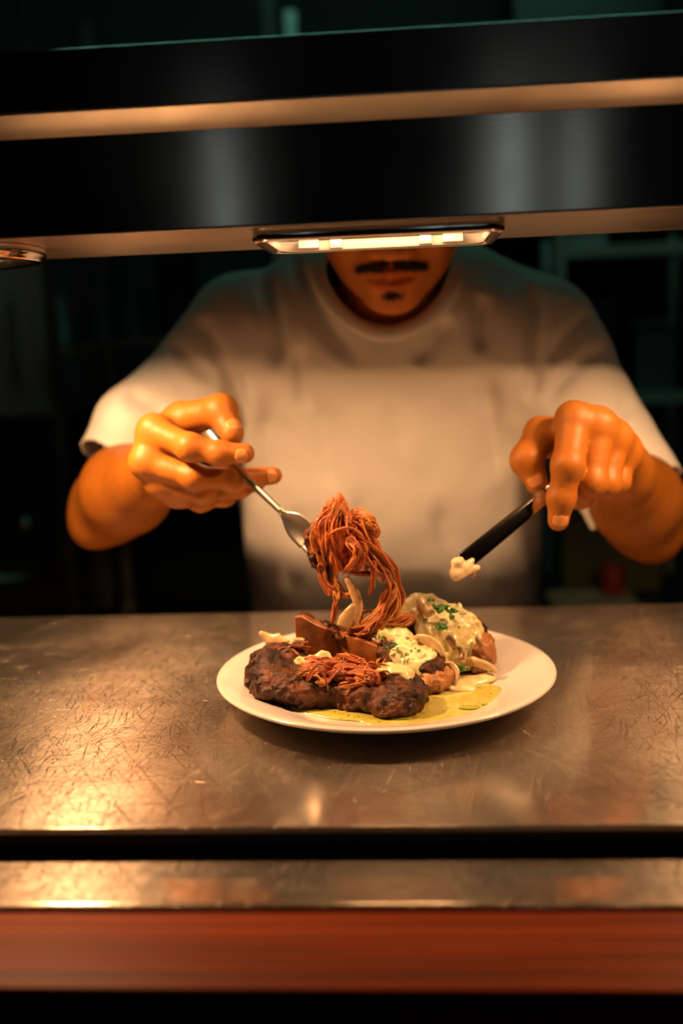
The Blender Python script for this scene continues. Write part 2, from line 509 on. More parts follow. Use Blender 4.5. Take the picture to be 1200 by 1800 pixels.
class Field:
    def __init__(self, xs, ys, zs, far=0.04):
        self.x, self.y, self.z = (np.asarray(a, np.float32) for a in (xs, ys, zs))
        self.F = np.full((len(self.x), len(self.y), len(self.z)), far, np.float32)

    def cut(self, lo, hi):
        sl = tuple(slice(int(np.searchsorted(a, l)), int(np.searchsorted(a, h))) for a, l, h in zip((self.x, self.y, self.z), lo, hi))
        return sl, self.x[sl[0]][:, None, None], self.y[sl[1]][None, :, None], self.z[sl[2]][None, None, :]

    def box_of(self, pts, r):
        p = np.asarray(pts, float)
        return p.min(0) - r, p.max(0) + r

    @staticmethod
    def d_cap(X, Y, Z, a, b, ra, rb, sc=(1, 1, 1)):
        ax, ay, az = (np.float32(v) for v in a)
        bx, by, bz = (np.float32(v - u) for v, u in zip(b, a))
        sx, sy, sz = (np.float32(v) for v in sc)
        px, py, pz = (X - ax) * sx, (Y - ay) * sy, (Z - az) * sz
        bx, by, bz = bx * sx, by * sy, bz * sz
        L = bx * bx + by * by + bz * bz + np.float32(1e-12)
        t = np.clip((px * bx + py * by + pz * bz) / L, 0, 1)
        d = np.sqrt((px - t * bx) ** 2 + (py - t * by) ** 2 + (pz - t * bz) ** 2)
        return d - (np.float32(ra) + t * np.float32(rb - ra))

    @staticmethod
    def d_ell(X, Y, Z, c, r, M=None):
        px, py, pz = X - np.float32(c[0]), Y - np.float32(c[1]), Z - np.float32(c[2])
        if M is not None:
            M = np.asarray(M, np.float32)
            px, py, pz = (M[i, 0] * px + M[i, 1] * py + M[i, 2] * pz for i in range(3))
        k0 = np.sqrt((px / r[0]) ** 2 + (py / r[1]) ** 2 + (pz / r[2]) ** 2)
        k1 = np.sqrt((px / r[0] ** 2) ** 2 + (py / r[1] ** 2) ** 2 + (pz / r[2] ** 2) ** 2)
        return (k0 * (k0 - 1) / np.maximum(k1, 1e-6)).astype(np.float32)

    def cap(self, a, b, ra, rb, k=0.01, sc=(1, 1, 1), neg=False):
        g = max(ra, rb) / min(sc) + k * 1.5 + 0.01
        sl, X, Y, Z = self.cut(*self.box_of([a, b], g))
        d = self.d_cap(X, Y, Z, a, b, ra, rb, sc)
        self.F[sl] = smax(self.F[sl], -d, k) if neg else smin(self.F[sl], d, k)

    def ell(self, c, r, k=0.01, M=None, neg=False):
        g = max(r) + k * 1.5 + 0.01
        sl, X, Y, Z = self.cut(*self.box_of([c], g))
        d = self.d_ell(X, Y, Z, c, r, M)
        self.F[sl] = smax(self.F[sl], -d, k) if neg else smin(self.F[sl], d, k)

    def finger(self, P, R, root_k=0.010, k_far=0.0012):
        """phalanges through joints P with radii R, blended softly into the palm at P[0]"""
        sl, X, Y, Z = self.cut(*self.box_of(P, max(R) + 0.02))
        d = None
        for i in range(len(P) - 1):
            e = self.d_cap(X, Y, Z, P[i], P[i + 1], R[i], R[i + 1])
            d = e if d is None else smin(d, e, 0.006)
            if i > 0:                       # knuckle
                m = np.asarray(P[i])
                d = smin(d, np.sqrt((X - m[0]) ** 2 + (Y - m[1]) ** 2 + (Z - m[2]) ** 2).astype(np.float32) - R[i] * 1.0, 0.006)
        # pad of the finger tip
        q = np.sqrt((X - P[0][0]) ** 2 + (Y - P[0][1]) ** 2 + (Z - P[0][2]) ** 2).astype(np.float32)
        kk = k_far + root_k * np.exp(-(q / 0.017) ** 2)
        self.F[sl] = smin(self.F[sl], d, kk.astype(np.float32))

    def crease(self, pts, w, depth):
        """push the surface in (depth > 0) or out along a polyline"""
        lo, hi = self.box_of(pts, w * 3)
        sl, X, Y, Z = self.cut(lo - np.array([0, 0.06, 0]), hi + np.array([0, 0.06, 0]))
        P = catmull(pts, 3 * len(pts))
        d = None
        for a, b in zip(P[:-1], P[1:]):
            e = self.d_cap(X, Y, Z, a, b, 0, 0, (1, 0.12, 1))
            d = e if d is None else np.minimum(d, e)
        # fades out towards both ends
        A, B = np.asarray(P[0]), np.asarray(P[-1])
        t = ((X - A[0]) * (B - A)[0] + (Z - A[2]) * (B - A)[2]) / ((B - A)[0] ** 2 + (B - A)[2] ** 2)
        fade = np.clip(np.minimum(t, 1 - t) * 4 + 0.15, 0, 1)
        self.F[sl] += (depth * fade * np.exp(-(d / w) ** 2)).astype(np.float32)

    def rough(self, octaves, band=0.012, stretch=(1, 1, 1)):
        m = np.argwhere(np.abs(self.F) < band)
        P = np.stack([self.x[m[:, 0]], self.y[m[:, 1]], self.z[m[:, 2]]], 1).astype(np.float64)
        add = np.zeros(len(P), np.float32)
        for sc, amp in octaves:
            add += amp * vnoise((P + 3.7) * np.array(stretch), sc)
        self.F[m[:, 0], m[:, 1], m[:, 2]] += add

    def surface(self, smooth=1):
        F = self.F
        nx, ny, nz = F.shape
        ins = F < 0
        cnt = np.zeros((nx - 1, ny - 1, nz - 1), np.uint8)
        for a in (0, 1):
            for b in (0, 1):
                for c in (0, 1):
                    cnt += ins[a:nx - 1 + a, b:ny - 1 + b, c:nz - 1 + c]
        act = np.argwhere((cnt > 0) & (cnt < 8))
        idx = np.full(cnt.shape, -1, np.int32)
        idx[act[:, 0], act[:, 1], act[:, 2]] = np.arange(len(act))
        acc = np.zeros((len(act), 3))
        num = np.zeros(len(act))
        cor = [(a, b, c) for a in (0, 1) for b in (0, 1) for c in (0, 1)]
        vals = {q: F[act[:, 0] + q[0], act[:, 1] + q[1], act[:, 2] + q[2]] for q in cor}
        for q in cor:
            for ax in range(3):
                if q[ax] == 0:
                    p = list(q)
                    p[ax] = 1
                    v0, v1 = vals[q], vals[tuple(p)]
                    cr = (v0 < 0) != (v1 < 0)
                    t = np.where(cr, v0 / np.where(cr, v0 - v1, 1), 0)
                    pos = np.repeat(np.array(q, float)[None], len(act), 0)
                    pos[:, ax] = t
                    acc += pos * cr[:, None]
                    num += cr
        g = act + acc / np.maximum(num, 1)[:, None]
        V = np.stack([np.interp(g[:, i], np.arange(len(a)), a) for i, a in enumerate((self.x, self.y, self.z))], 1)
        quads = []
        for ax in range(3):
            o1, o2 = [(1, 2), (2, 0), (0, 1)][ax]
            s0 = [slice(1, -1)] * 3
            s1 = [slice(1, -1)] * 3
            s0[ax] = slice(0, -1)
            s1[ax] = slice(1, None)
            A, B = ins[tuple(s0)], ins[tuple(s1)]
            for flip, M in ((False, A & ~B), (True, ~A & B)):
                e = np.argwhere(M)
                if not len(e):
                    continue
                off = np.ones(3, int)
                off[ax] = 0
                e = e + off
                c = []
                for d1, d2 in ((0, 0), (-1, 0), (-1, -1), (0, -1)):
                    q = e.copy()
                    q[:, o1] += d1
                    q[:, o2] += d2
                    c.append(idx[q[:, 0], q[:, 1], q[:, 2]])
                q = np.stack(c, 1)
                quads.append(q[:, ::-1] if flip else q)
        Q = np.concatenate(quads)
        Q = Q[(Q >= 0).all(1)]
        for _ in range(smooth):
            s = np.zeros_like(V)
            n = np.zeros(len(V))
            for a, b in ((0, 1), (1, 2), (2, 3), (3, 0)):
                for u, w in ((a, b), (b, a)):
                    for ax in range(3):
                        s[:, ax] += np.bincount(Q[:, u], V[Q[:, w], ax], len(V))
                    n += np.bincount(Q[:, u], minlength=len(V))
            V = 0.5 * V + 0.5 * s / np.maximum(n, 1)[:, None]
        return V, Q

def keep_faces(V, Q, mask):
    """drop faces, then unused vertices"""
    Q = Q[mask]
    used = np.unique(Q)
    mp = np.full(len(V), -1)
    mp[used] = np.arange(len(used))
    return V[used], mp[Q]

# ------------------------------------------------------------------ the room
GF = -ZC                       # floor level
def slab(name, lo, hi, mat):
    return box(name, lo, hi, mat, kind='structure')
slab('floor', (-2.8, -4.6, GF - 0.1), (2.8, 2.8, GF), 'floor')
slab('ceiling', (-2.8, -4.6, 1.60), (2.8, 2.8, 1.70), 'wall')
slab('wall_back', (-2.8, 2.6, GF), (2.8, 2.8, 1.60), 'wall')
slab('wall_left', (-2.8, -4.6, GF), (-2.6, 2.6, 1.60), 'wall')
slab('wall_right', (2.6, -4.6, GF), (2.8, 2.6, 1.60), 'wall')
slab('wall_front', (-2.6, -4.8, GF), (2.6, -4.6, 1.60), 'wall')
for i, (x, w) in enumerate([(-0.86, 0.03), (0.54, 0.045), (0.86, 0.025)]):  # unseen glowing strips added to put cool streaks on the fascia
    z0, z1 = 0.62, 1.30
    o = box('window_%d' % (i + 1), (x - w - 0.03, -4.60, z0 - 0.03), (x + w + 0.03, -4.585, z1 + 0.03), 'bdark', kind='structure')
    box('pane', (x - w, -4.585, z0), (x + w, -4.58, z1), 'window_glow', o)

# ------------------------------------------------------------------ the pass: worktop, ledge, rail, base
XL, XR = -1.25, 1.25
wt = thing('pass_worktop', 'scratched stainless steel worktop of the kitchen pass under the plate', 'worktop', (0, 0.016, -0.03))
extrude_x('top_sheet', [(-0.2376, 0.0), (0.2705, 0.0), (0.2705, -0.035), (0.2685, -0.035), (0.2685, -0.002), (-0.2356, -0.002), (-0.2356, -0.0045), (-0.2376, -0.0045)], XL, XR, 'counter', wt, bev=0.0009)
box('core_board', (XL, -0.2290, -0.034), (XR, 0.2680, -0.0025), 'dark_panel', wt)
lg = extrude_x('steel_ledge', [(-0.2950, -0.0195), (-0.2920, -0.0178), (-0.2300, -0.0178), (-0.2300, -0.030), (-0.2950, -0.030)], XL, XR, 'ledge', bev=0.0008)
tag(lg, 'narrow brushed steel ledge between worktop edge and wooden shelf', 'ledge')
rl = box('wooden_shelf', (XL, -0.3664, -0.0560), (XR, -0.2958, -0.0210), 'wood', bev=0.0025)
tag(rl, 'varnished orange-brown wooden shelf along the front of the pass', 'shelf')
bs = thing('counter_base', 'black cabinet base carrying the steel worktop', 'counter', (0, 0, GF))
box('front_panel', (XL, -0.2940, GF), (XR, -0.2700, -0.031), 'dark_panel', bs)
box('rear_panel', (XL, 0.2300, GF), (XR, 0.2500, -0.036), 'dark_panel', bs)
for x in (XL, XR - 0.03):
    box('side_panel', (x, -0.2690, GF), (x + 0.03, 0.2290, -0.036), 'dark_panel', bs)

# ------------------------------------------------------------------ gantry with the heat lamps
UZ = 0.372
gy0, gy1 = -0.100, 0.0705
gt = thing('heated_gantry', 'long stainless steel overshelf gantry above the pass', 'gantry', (0, 0, 0.0))
LAMPS = [(-0.326, 'round'), (0.0074, 'bar'), (0.353, 'bar')]
holes = [(-0.326 - 0.042, -0.326 + 0.042), (0.0074 - 0.078, 0.0074 + 0.078), (0.353 - 0.078, 0.353 + 0.078)]
hy0, hy1 = -0.078, 0.006
pieces = []
def bx(x0, x1, y0, y1, z0, z1):
    V = [(x0, y0, z0), (x1, y0, z0), (x1, y1, z0), (x0, y1, z0), (x0, y0, z1), (x1, y0, z1), (x1, y1, z1), (x0, y1, z1)]
    F = [(0, 3, 2, 1), (4, 5, 6, 7), (0, 1, 5, 4), (1, 2, 6, 5), (2, 3, 7, 6), (3, 0, 4, 7)]
    return V, F
pieces.append(bx(XL, XR, gy0, hy0, UZ, UZ + 0.0015))
pieces.append(bx(XL, XR, hy1, gy1, UZ, UZ + 0.0015))
xa = XL
for h0, h1 in holes:
    pieces.append(bx(xa, h0, hy0, hy1, UZ, UZ + 0.0015))
    xa = h1
pieces.append(bx(xa, XR, hy0, hy1, UZ, UZ + 0.0015))
mesh('underside', *join(pieces), 'under', gt, smooth=False)
extrude_x('lower_fascia', [(gy0, UZ), (gy0, 0.4375), (gy0 + 0.0015, 0.4375), (gy0 + 0.0015, UZ + 0.002)], XL, XR, 'fascia', gt)
extrude_x('front_fold', [(gy0 - 0.0012, UZ - 0.0006), (gy0 - 0.0012, UZ + 0.0012), (gy0 + 0.001, UZ + 0.0012), (gy0 + 0.001, UZ - 0.0006)], XL, XR, 'under', gt, bev=0.0005)
extrude_x('drip_lip', [(gy0 - 0.0005, 0.4372), (-0.1180, 0.4492), (-0.1180, 0.4508), (gy0 + 0.0005, 0.4392)], XL, XR, 'under', gt)
extrude_x('upper_fascia', [(-0.1180, 0.4510), (-0.1165, 0.4890), (-0.1140, 0.4905), (-0.1130, 0.4890), (-0.1150, 0.4515)], XL, XR, 'fascia', gt, bev=0.0006)
extrude_x('shelf_top', [(-0.1128, 0.4860), (-0.1128, 0.4875), (gy1, 0.4875), (gy1, 0.4860)], XL, XR, 'fascia', gt)
extrude_x('rear_fascia', [(gy1 - 0.0015, UZ + 0.002), (gy1 - 0.0015, 0.4859), (gy1, 0.4859), (gy1, UZ + 0.0)], XL, XR, 'fascia', gt)
for x in (XL + 0.02, XR - 0.06):
    box('post', (x, -0.035, 0.0), (x + 0.04, 0.005, UZ), 'bsteel', gt, bev=0.003)

def rounded_rect(hx, hy, r, n=6):
    P = []
    for cx, cy, a0 in ((hx - r, hy - r, 0), (-hx + r, hy - r, 90), (-hx + r, -hy + r, 180), (hx - r, -hy + r, 270)):
        for i in range(n + 1):
            a = math.radians(a0 + 90 * i / n)
            P.append((cx + r * math.cos(a), cy + r * math.sin(a)))
    return P

def ring(loops):
    """loops of equal length at their own z, closed round into a ring"""
    n = len(loops[0])
    V = [p for L in loops for p in L]
    F = []
    m = len(loops)
    for i in range(m):
        for j in range(n):
            k, l = (j + 1) % n, (i + 1) % m
            F.append((i * n + j, i * n + k, l * n + k, l * n + j))
    return V, F

def loop(P, c, z, s=1.0):
    return [(c[0] + x * s, c[1] + y * s, z) for x, y in P]

def lamp_light(root, c, z, sx, sy, power, disk=False):
    L = bpy.data.lights.new('lamp_light', 'AREA')
    L.shape = 'DISK' if disk else 'RECTANGLE'
    L.size = sx
    L.size_y = sy
    L.energy = power
    L.color = LAMP_COL
    o = bpy.data.objects.new('lamp_light', L)
    COL.objects.link(o)
    o.parent = root
    o.location = Vector((c[0], c[1], z)) - ROOT[root.name]

def bar_lamp(cx, power, label):
    cy = -0.036
    z0 = UZ - 0.0095
    root = thing('heat_lamp', label, 'lamp', (cx, cy, z0), 'heat lamps under the gantry')
    c = (cx, cy)
    out, inn = rounded_rect(0.0885, 0.056, 0.012), rounded_rect(0.080, 0.046, 0.010)
    V, F = ring([loop(out, c, UZ - 0.0002), loop(out, c, z0 + 0.002), loop(rounded_rect(0.087, 0.0545, 0.011), c, z0), loop(rounded_rect(0.083, 0.0495, 0.011), c, z0),
                 loop(inn, c, z0 + 0.002), loop(inn, c, UZ - 0.0002)])
    o = mesh('bezel', V, F, 'chrome', root)
    V, F = ring([loop(rounded_rect(0.0798, 0.0458, 0.010), c, z0 + 0.0012), loop(rounded_rect(0.0798, 0.0458, 0.010), c, UZ - 0.0004),
                 loop(rounded_rect(0.0788, 0.0446, 0.009), c, UZ - 0.0004), loop(rounded_rect(0.0788, 0.0446, 0.009), c, z0 + 0.0012)])
    mesh('liner', V, F, 'enamel', root)
    for s in (-1, 1):  # blocks added to stand for bright tube holder reflections inside the bezel
        box('lamp_clip', (cx + s * 0.056 - 0.008, cy + 0.032, z0 + 0.002), (cx + s * 0.056 + 0.008, cy + 0.0440, UZ - 0.0006), 'enamel', root, bev=0.001)
        box('lamp_clip', (cx + s * 0.035 - 0.005, cy + 0.038, z0 + 0.001), (cx + s * 0.035 + 0.005, cy + 0.0442, UZ - 0.0006), 'reflector', root, bev=0.001)
    # reflector trough above the opening
    rect = [rounded_rect(0.0768, 0.0408, 0.006), rounded_rect(0.0765, 0.037, 0.006), rounded_rect(0.076, 0.028, 0.006), rounded_rect(0.075, 0.012, 0.006)]
    zs = [UZ - 0.0002, UZ + 0.012, UZ + 0.022, UZ + 0.028]
    V = [p for L, z in zip(rect, zs) for p in loop(L, c, z)]
    n = len(rect[0])
    F = [(i * n + j, (i + 1) * n + j, (i + 1) * n + (j + 1) % n, i * n + (j + 1) % n) for i in range(3) for j in range(n)]
    F.append(tuple(3 * n + j for j in range(n)))
    mesh('reflector', V, F, 'reflector', root)
    zb = UZ + 0.0110
    V, F = sweep([(cx - 0.058, cy, zb), (cx, cy, zb), (cx + 0.058, cy, zb)], 0.004, 0.004, (0, 1, 0), 12)
    mesh('quartz_tube', V, F, 'filament', root)
    for s in (-1, 1):
        V, F = sweep([(cx + s * 0.056, cy, zb), (cx + s * 0.060, cy, zb), (cx + s * 0.073, cy, zb)], [0.0062, 0.0066, 0.0066], [0.0062, 0.0066, 0.0066], (0, 1, 0), 12)
        mesh('tube_holder', V, F, 'ceramic', root)
    lamp_light(root, c, zb - 0.0042, 0.115, 0.006, power)
    return root

def round_lamp(cx, power, label):
    cy = -0.036
    z0 = UZ - 0.0105
    root = thing('heat_lamp', label, 'lamp', (cx, cy, z0), 'heat lamps under the gantry')
    n = 48
    circ = lambda r, z: [(cx + r * math.cos(2 * math.pi * i / n), cy + r * math.sin(2 * math.pi * i / n), z) for i in range(n)]
    V, F = ring([circ(0.076, UZ - 0.0002), circ(0.076, z0 + 0.004), circ(0.0735, z0 + 0.003), circ(0.0735, z0 + 0.001), circ(0.072, z0), circ(0.063, z0), circ(0.060, z0 + 0.002), circ(0.058, UZ - 0.0002)])
    mesh('bezel', V, F, 'chrome', root)
    prof = [(0.0415, -0.0002), (0.040, 0.015), (0.036, 0.028), (0.022, 0.038)]
    V = [p for r, z in prof for p in circ(r, UZ + z)]
    F = [(i * n + j, (i + 1) * n + j, (i + 1) * n + (j + 1) % n, i * n + (j + 1) % n) for i in range(3) for j in range(n)]
    F.append(tuple(3 * n + j for j in range(n)))
    mesh('reflector', V, F, 'reflector', root)
    V, F = lathe([(0.004, 0.034), (0.016, 0.030), (0.026, 0.023), (0.031, 0.016), (0.026, 0.0125), (0.012, 0.0112), (0.002, 0.011)], (cx, cy, UZ), 32)
    mesh('bulb', V, [tuple(reversed(f)) for f in F], 'filament', root)
    lamp_light(root, (cx, cy), UZ + 0.0102, 0.055, 0.055, power, True)
    return root

round_lamp(LAMPS[0][0], LEFT_W, 'round heat lamp with a ridged chrome rim at the far left of the gantry')
bar_lamp(LAMPS[1][0], MID_W, 'glowing amber bar heat lamp in a chrome bezel right above the plate')
bar_lamp(LAMPS[2][0], RIGHT_W, 'bar heat lamp at the right end of the gantry, past the glowing amber one')

# ------------------------------------------------------------------ kitchen in the dark behind
def kitchen():
    # pale tall cupboard and oven on the left
    c = thing('tall_cupboard', 'pale enamel wall cupboard in the dark at the far left', 'cupboard', (-1.2, 1.83, 0.138))
    box('body', (-1.57, 1.62, 0.138), (-0.83, 2.05, 0.95), 'bpale', c, bev=0.01)
    box('door', (-1.55, 1.600, 0.15), (-0.845, 1.618, 0.94), 'bpale', c, bev=0.004)
    V, F = sweep([(-0.90, 1.597, 0.22), (-0.90, 1.580, 0.24), (-0.90, 1.580, 0.42), (-0.90, 1.597, 0.44)], 0.007, 0.007, (1, 0, 0), 8)
    mesh('handle', V, F, 'bsteel', c)
    c2 = thing('oven', 'black oven standing below the pale cupboard', 'oven', (-1.2, 1.83, GF))
    box('body', (-1.57, 1.62, GF), (-0.83, 2.10, 0.137), 'bdark', c2, bev=0.01)
    d = box('door', (-1.55, 1.600, -0.80), (-0.845, 1.618, -0.20), 'bdark', c2, bev=0.004)
    V, F = sweep([(-1.48, 1.57, -0.25), (-1.20, 1.565, -0.25), (-0.92, 1.57, -0.25)], 0.009, 0.009, (0, 0, 1), 8)
    mesh('handle', V, F, 'bsteel', d)
    for k in range(4):
        V, F = sweep([(-1.40 + 0.16 * k, 1.60, -0.12), (-1.40 + 0.16 * k, 1.575, -0.12)], 0.02, 0.02, (1, 0, 0), 12)
        mesh('knob', V, F, 'bsteel', c2)
    # rack with canisters
    r = thing('storage_rack', 'steel storage rack behind the chef beside the cupboard', 'rack', (-0.66, 1.9, GF))
    for x in (-0.815, -0.27):
        for y in (1.55, 2.02):
            box('post', (x, y, GF), (x + 0.028, y + 0.028, 1.15), 'bsteel', r)
    for z in (-0.45, -0.08, 0.30, 0.70):
        box('shelf', (-0.812, 1.58, z), (-0.245, 2.02, z + 0.018), 'bsteel', r)
    for x, z, rr, h, m, lab in [(-0.745, 0.3181, 0.030, 0.16, 'bblue', 'blue-grey canister on the upper rack shelf next to the post'), (-0.665, 0.3181, 0.032, 0.13, 'bblue', 'shorter blue-grey canister in the middle of the upper rack shelf'),
                                (-0.55, 0.3181, 0.05, 0.20, 'bdark', 'tall black canister on the upper rack shelf'), (-0.74, -0.0619, 0.045, 0.16, 'bred', 'red tub on the lower rack shelf'), (-0.60, -0.0619, 0.06, 0.15, 'bsteel', 'steel pot on the lower rack shelf')]:
        t = thing('canister', lab, 'canister', (x, 1.80, z))
        V, F = lathe([(rr * 0.9, 0), (rr, 0.01), (rr, h * 0.85), (rr * 0.93, h * 0.88)], (x, 1.80, z), 24)
        mesh('jar', V, F, m, t)
        V, F = lathe([(rr * 1.04, h * 0.885), (rr * 1.04, h * 0.97), (rr * 0.9, h), (0.012, h)], (x, 1.80, z), 24)
        mesh('lid', V, F, m, t)
    # extractor hood over the range
    h = thing('extractor_hood', 'steel extractor hood on the back wall behind the gantry', 'hood', (0.5, 2.3, 0.55))
    extrude_x('canopy', [(1.90, 0.535), (1.90, 0.60), (2.3, 1.05), (2.598, 1.05), (2.598, 0.535)], -0.22, 1.55, 'bdark', h, bev=0.004)
    box('flue', (0.35, 2.25, 1.051), (0.75, 2.598, 1.599), 'bdark', h)
    # shelving on the right with a pale edge
    s = thing('wall_shelving', 'steel shelving with pale posts at the right behind the chef', 'shelving', (0.95, 1.9, GF))
    for x in (0.372, 0.685):
        box('post', (x, 1.62, GF), (x + 0.02, 1.64, 0.52), 'bpale', s)
        box('post', (x, 1.86, GF), (x + 0.02, 1.88, 0.52), 'bpale', s)
    for z in (0.12, 0.462):
        box('shelf', (0.394, 1.62, z), (0.683, 1.88, z + 0.024), 'bpale', s)
    for x, z, w, hh, m, lab in [(0.45, 0.4865, 0.09, 0.03, 'bpale', 'pale food box on the top shelf near the left post'), (0.47, 0.1445, 0.10, 0.20, 'bdark', 'black food bin on the lower shelf'),
                                (0.61, 0.1445, 0.09, 0.15, 'bblue', 'blue-grey food box on the lower shelf by the right post')]:
        t = thing('food_box', lab, 'box', (x, 1.75, z))
        box('tub', (x - w / 2, 1.66, z), (x + w / 2, 1.84, z + hh), m, t, bev=0.008)
        box('lid', (x - w / 2 - 0.006, 1.654, z + hh + 0.001), (x + w / 2 + 0.006, 1.846, z + hh + 0.014), m, t, bev=0.004)
    # low prep table on the right
    p = thing('prep_table', 'dark prep table behind the chef at lower right', 'table', (0.75, 1.3, GF))
    box('table_top', (0.26, 1.08, -0.300), (1.00, 1.56, -0.270), 'bdark', p, bev=0.004)
    for x in (0.28, 0.95):
        for y in (1.12, 1.53):
            box('leg', (x, y, GF), (x + 0.03, y + 0.03, -0.301), 'bsteel', p)
    b = box('chopping_board', (0.300, 1.10, -0.2695), (0.470, 1.30, -0.240), 'bbeige', bev=0.006)
    tag(b, 'beige chopping board lying on the dark prep table', 'chopping board')
    t = thing('plastic_crate', 'olive green crate standing on the prep table', 'crate', (0.46, 1.45, -0.2695))
    box('tub', (0.345, 1.37, -0.2695), (0.56, 1.53, -0.10), 'bgreen', t, bev=0.008)
    box('rim', (0.338, 1.363, -0.099), (0.567, 1.537, -0.085), 'bgreen', t, bev=0.004)
    t = thing('red_tub', 'small red tub standing on the chopping board', 'tub', (0.430, 1.25, -0.2395))
    V, F = lathe([(0.018, 0), (0.022, 0.004), (0.026, 0.05), (0.024, 0.052)], (0.430, 1.25, -0.2395), 24)
    mesh('bowl', V, F, 'bred', t)
    V, F = lathe([(0.0275, 0.0525), (0.0275, 0.060), (0.008, 0.062)], (0.430, 1.25, -0.2395), 24)
    mesh('lid', V, F, 'bred', t)
    # cool tube light on the ceiling
    c = thing('ceiling_tube_light', 'cool white tube light on the kitchen ceiling', 'light', (0.2, 1.15, 1.54))
    box('housing', (-0.75, 1.10, 1.565), (0.95, 1.20, 1.598), 'bsteel', c)
    V, F = sweep([(-0.70, 1.15, 1.548), (0.1, 1.15, 1.548), (0.90, 1.15, 1.548)], 0.014, 0.014, (0, 1, 0), 12)
    mesh('tube', V, F, 'tube_glow', c)
kitchen()

# ------------------------------------------------------------------ the chef
chef = thing('person', 'person with moustache in white t-shirt leaning over the pass with fork and knife', 'person', (0.0, 0.50, GF))
HO = np.array([0.0116, 0.299, 0.452])                 # head centre
tilt = math.radians(20)
HFW = np.array([0, -math.cos(tilt), -math.sin(tilt)])
HUP = np.array([0, -math.sin(tilt), math.cos(tilt)])
HRT = np.array([1.0, 0, 0])
HM = np.array([HRT, HFW, HUP])
def hp(x, f, u):
    return HO + x * HRT + f * HFW + u * HUP

SHA, SHB = (-0.1787, 0.4200, 0.3160), (0.1879, 0.4200, 0.2960)            # shoulder joints
ELA, ELB = (-0.3115, 0.3000, 0.1222), (0.2782, 0.3100, 0.0907)            # elbows
WRA, WRB = (-0.2123, 0.1600, 0.1772), (0.2282, 0.1850, 0.1558)          # wrists

FA = {  # right hand, round the fork
    'index': ([(-0.2054, 0.0940, 0.2190), (-0.1674, 0.0680, 0.2054), (-0.1414, 0.0680, 0.1990), (-0.1195, 0.0700, 0.1981)], [.0128, .0112, .0100, .0088]),
    'middle': ([(-0.2132, 0.0880, 0.1914), (-0.1682, 0.0780, 0.1778), (-0.1338, 0.0920, 0.1728), (-0.0994, 0.1000, 0.1738)], [.0125, .0108, .0098, .0082]),
    'ring': ([(-0.2029, 0.0960, 0.1712), (-0.1612, 0.0900, 0.1624), (-0.1321, 0.1040, 0.1637), (-0.1171, 0.1180, 0.1655)], [.0115, .0102, .0092, .0080]),
    'little': ([(-0.1917, 0.1080, 0.1585), (-0.1684, 0.1020, 0.1524), (-0.1473, 0.1120, 0.1545), (-0.1368, 0.1240, 0.1577)], [.0105, .0092, .0084, .0074]),
}
TA = ([(-0.2126, 0.1500, 0.1961), (-0.1869, 0.1260, 0.2272), (-0.1456, 0.1080, 0.2339), (-0.1337, 0.0930, 0.2141)], [.016, .0150, .0140, .0108])
FB = {  # left hand, round the knife
    'index': ([(0.1709, 0.0980, 0.2155), (0.1618, 0.0720, 0.1784), (0.1562, 0.0740, 0.1493), (0.1539, 0.0760, 0.1293)], [.0148, .0132, .0112, .0092]),
    'middle': ([(0.1931, 0.1000, 0.2095), (0.1840, 0.0820, 0.1614), (0.1777, 0.1100, 0.1452), (0.1761, 0.1320, 0.1536)], [.0142, .0122, .0104, .0090]),
    'ring': ([(0.2094, 0.1120, 0.1967), (0.1995, 0.0960, 0.1579), (0.1910, 0.1220, 0.1450), (0.1889, 0.1400, 0.1532)], [.0134, .0116, .0100, .0086]),
    'little': ([(0.2218, 0.1280, 0.1812), (0.2129, 0.1160, 0.1568), (0.2056, 0.1340, 0.1482), (0.2026, 0.1460, 0.1551)], [.0122, .0104, .0090, .0078]),
}
TB = ([(0.1808, 0.1550, 0.1882), (0.1457, 0.1280, 0.2015), (0.1305, 0.1060, 0.1804), (0.1388, 0.1000, 0.1592)], [.016, .0150, .0138, .0104])

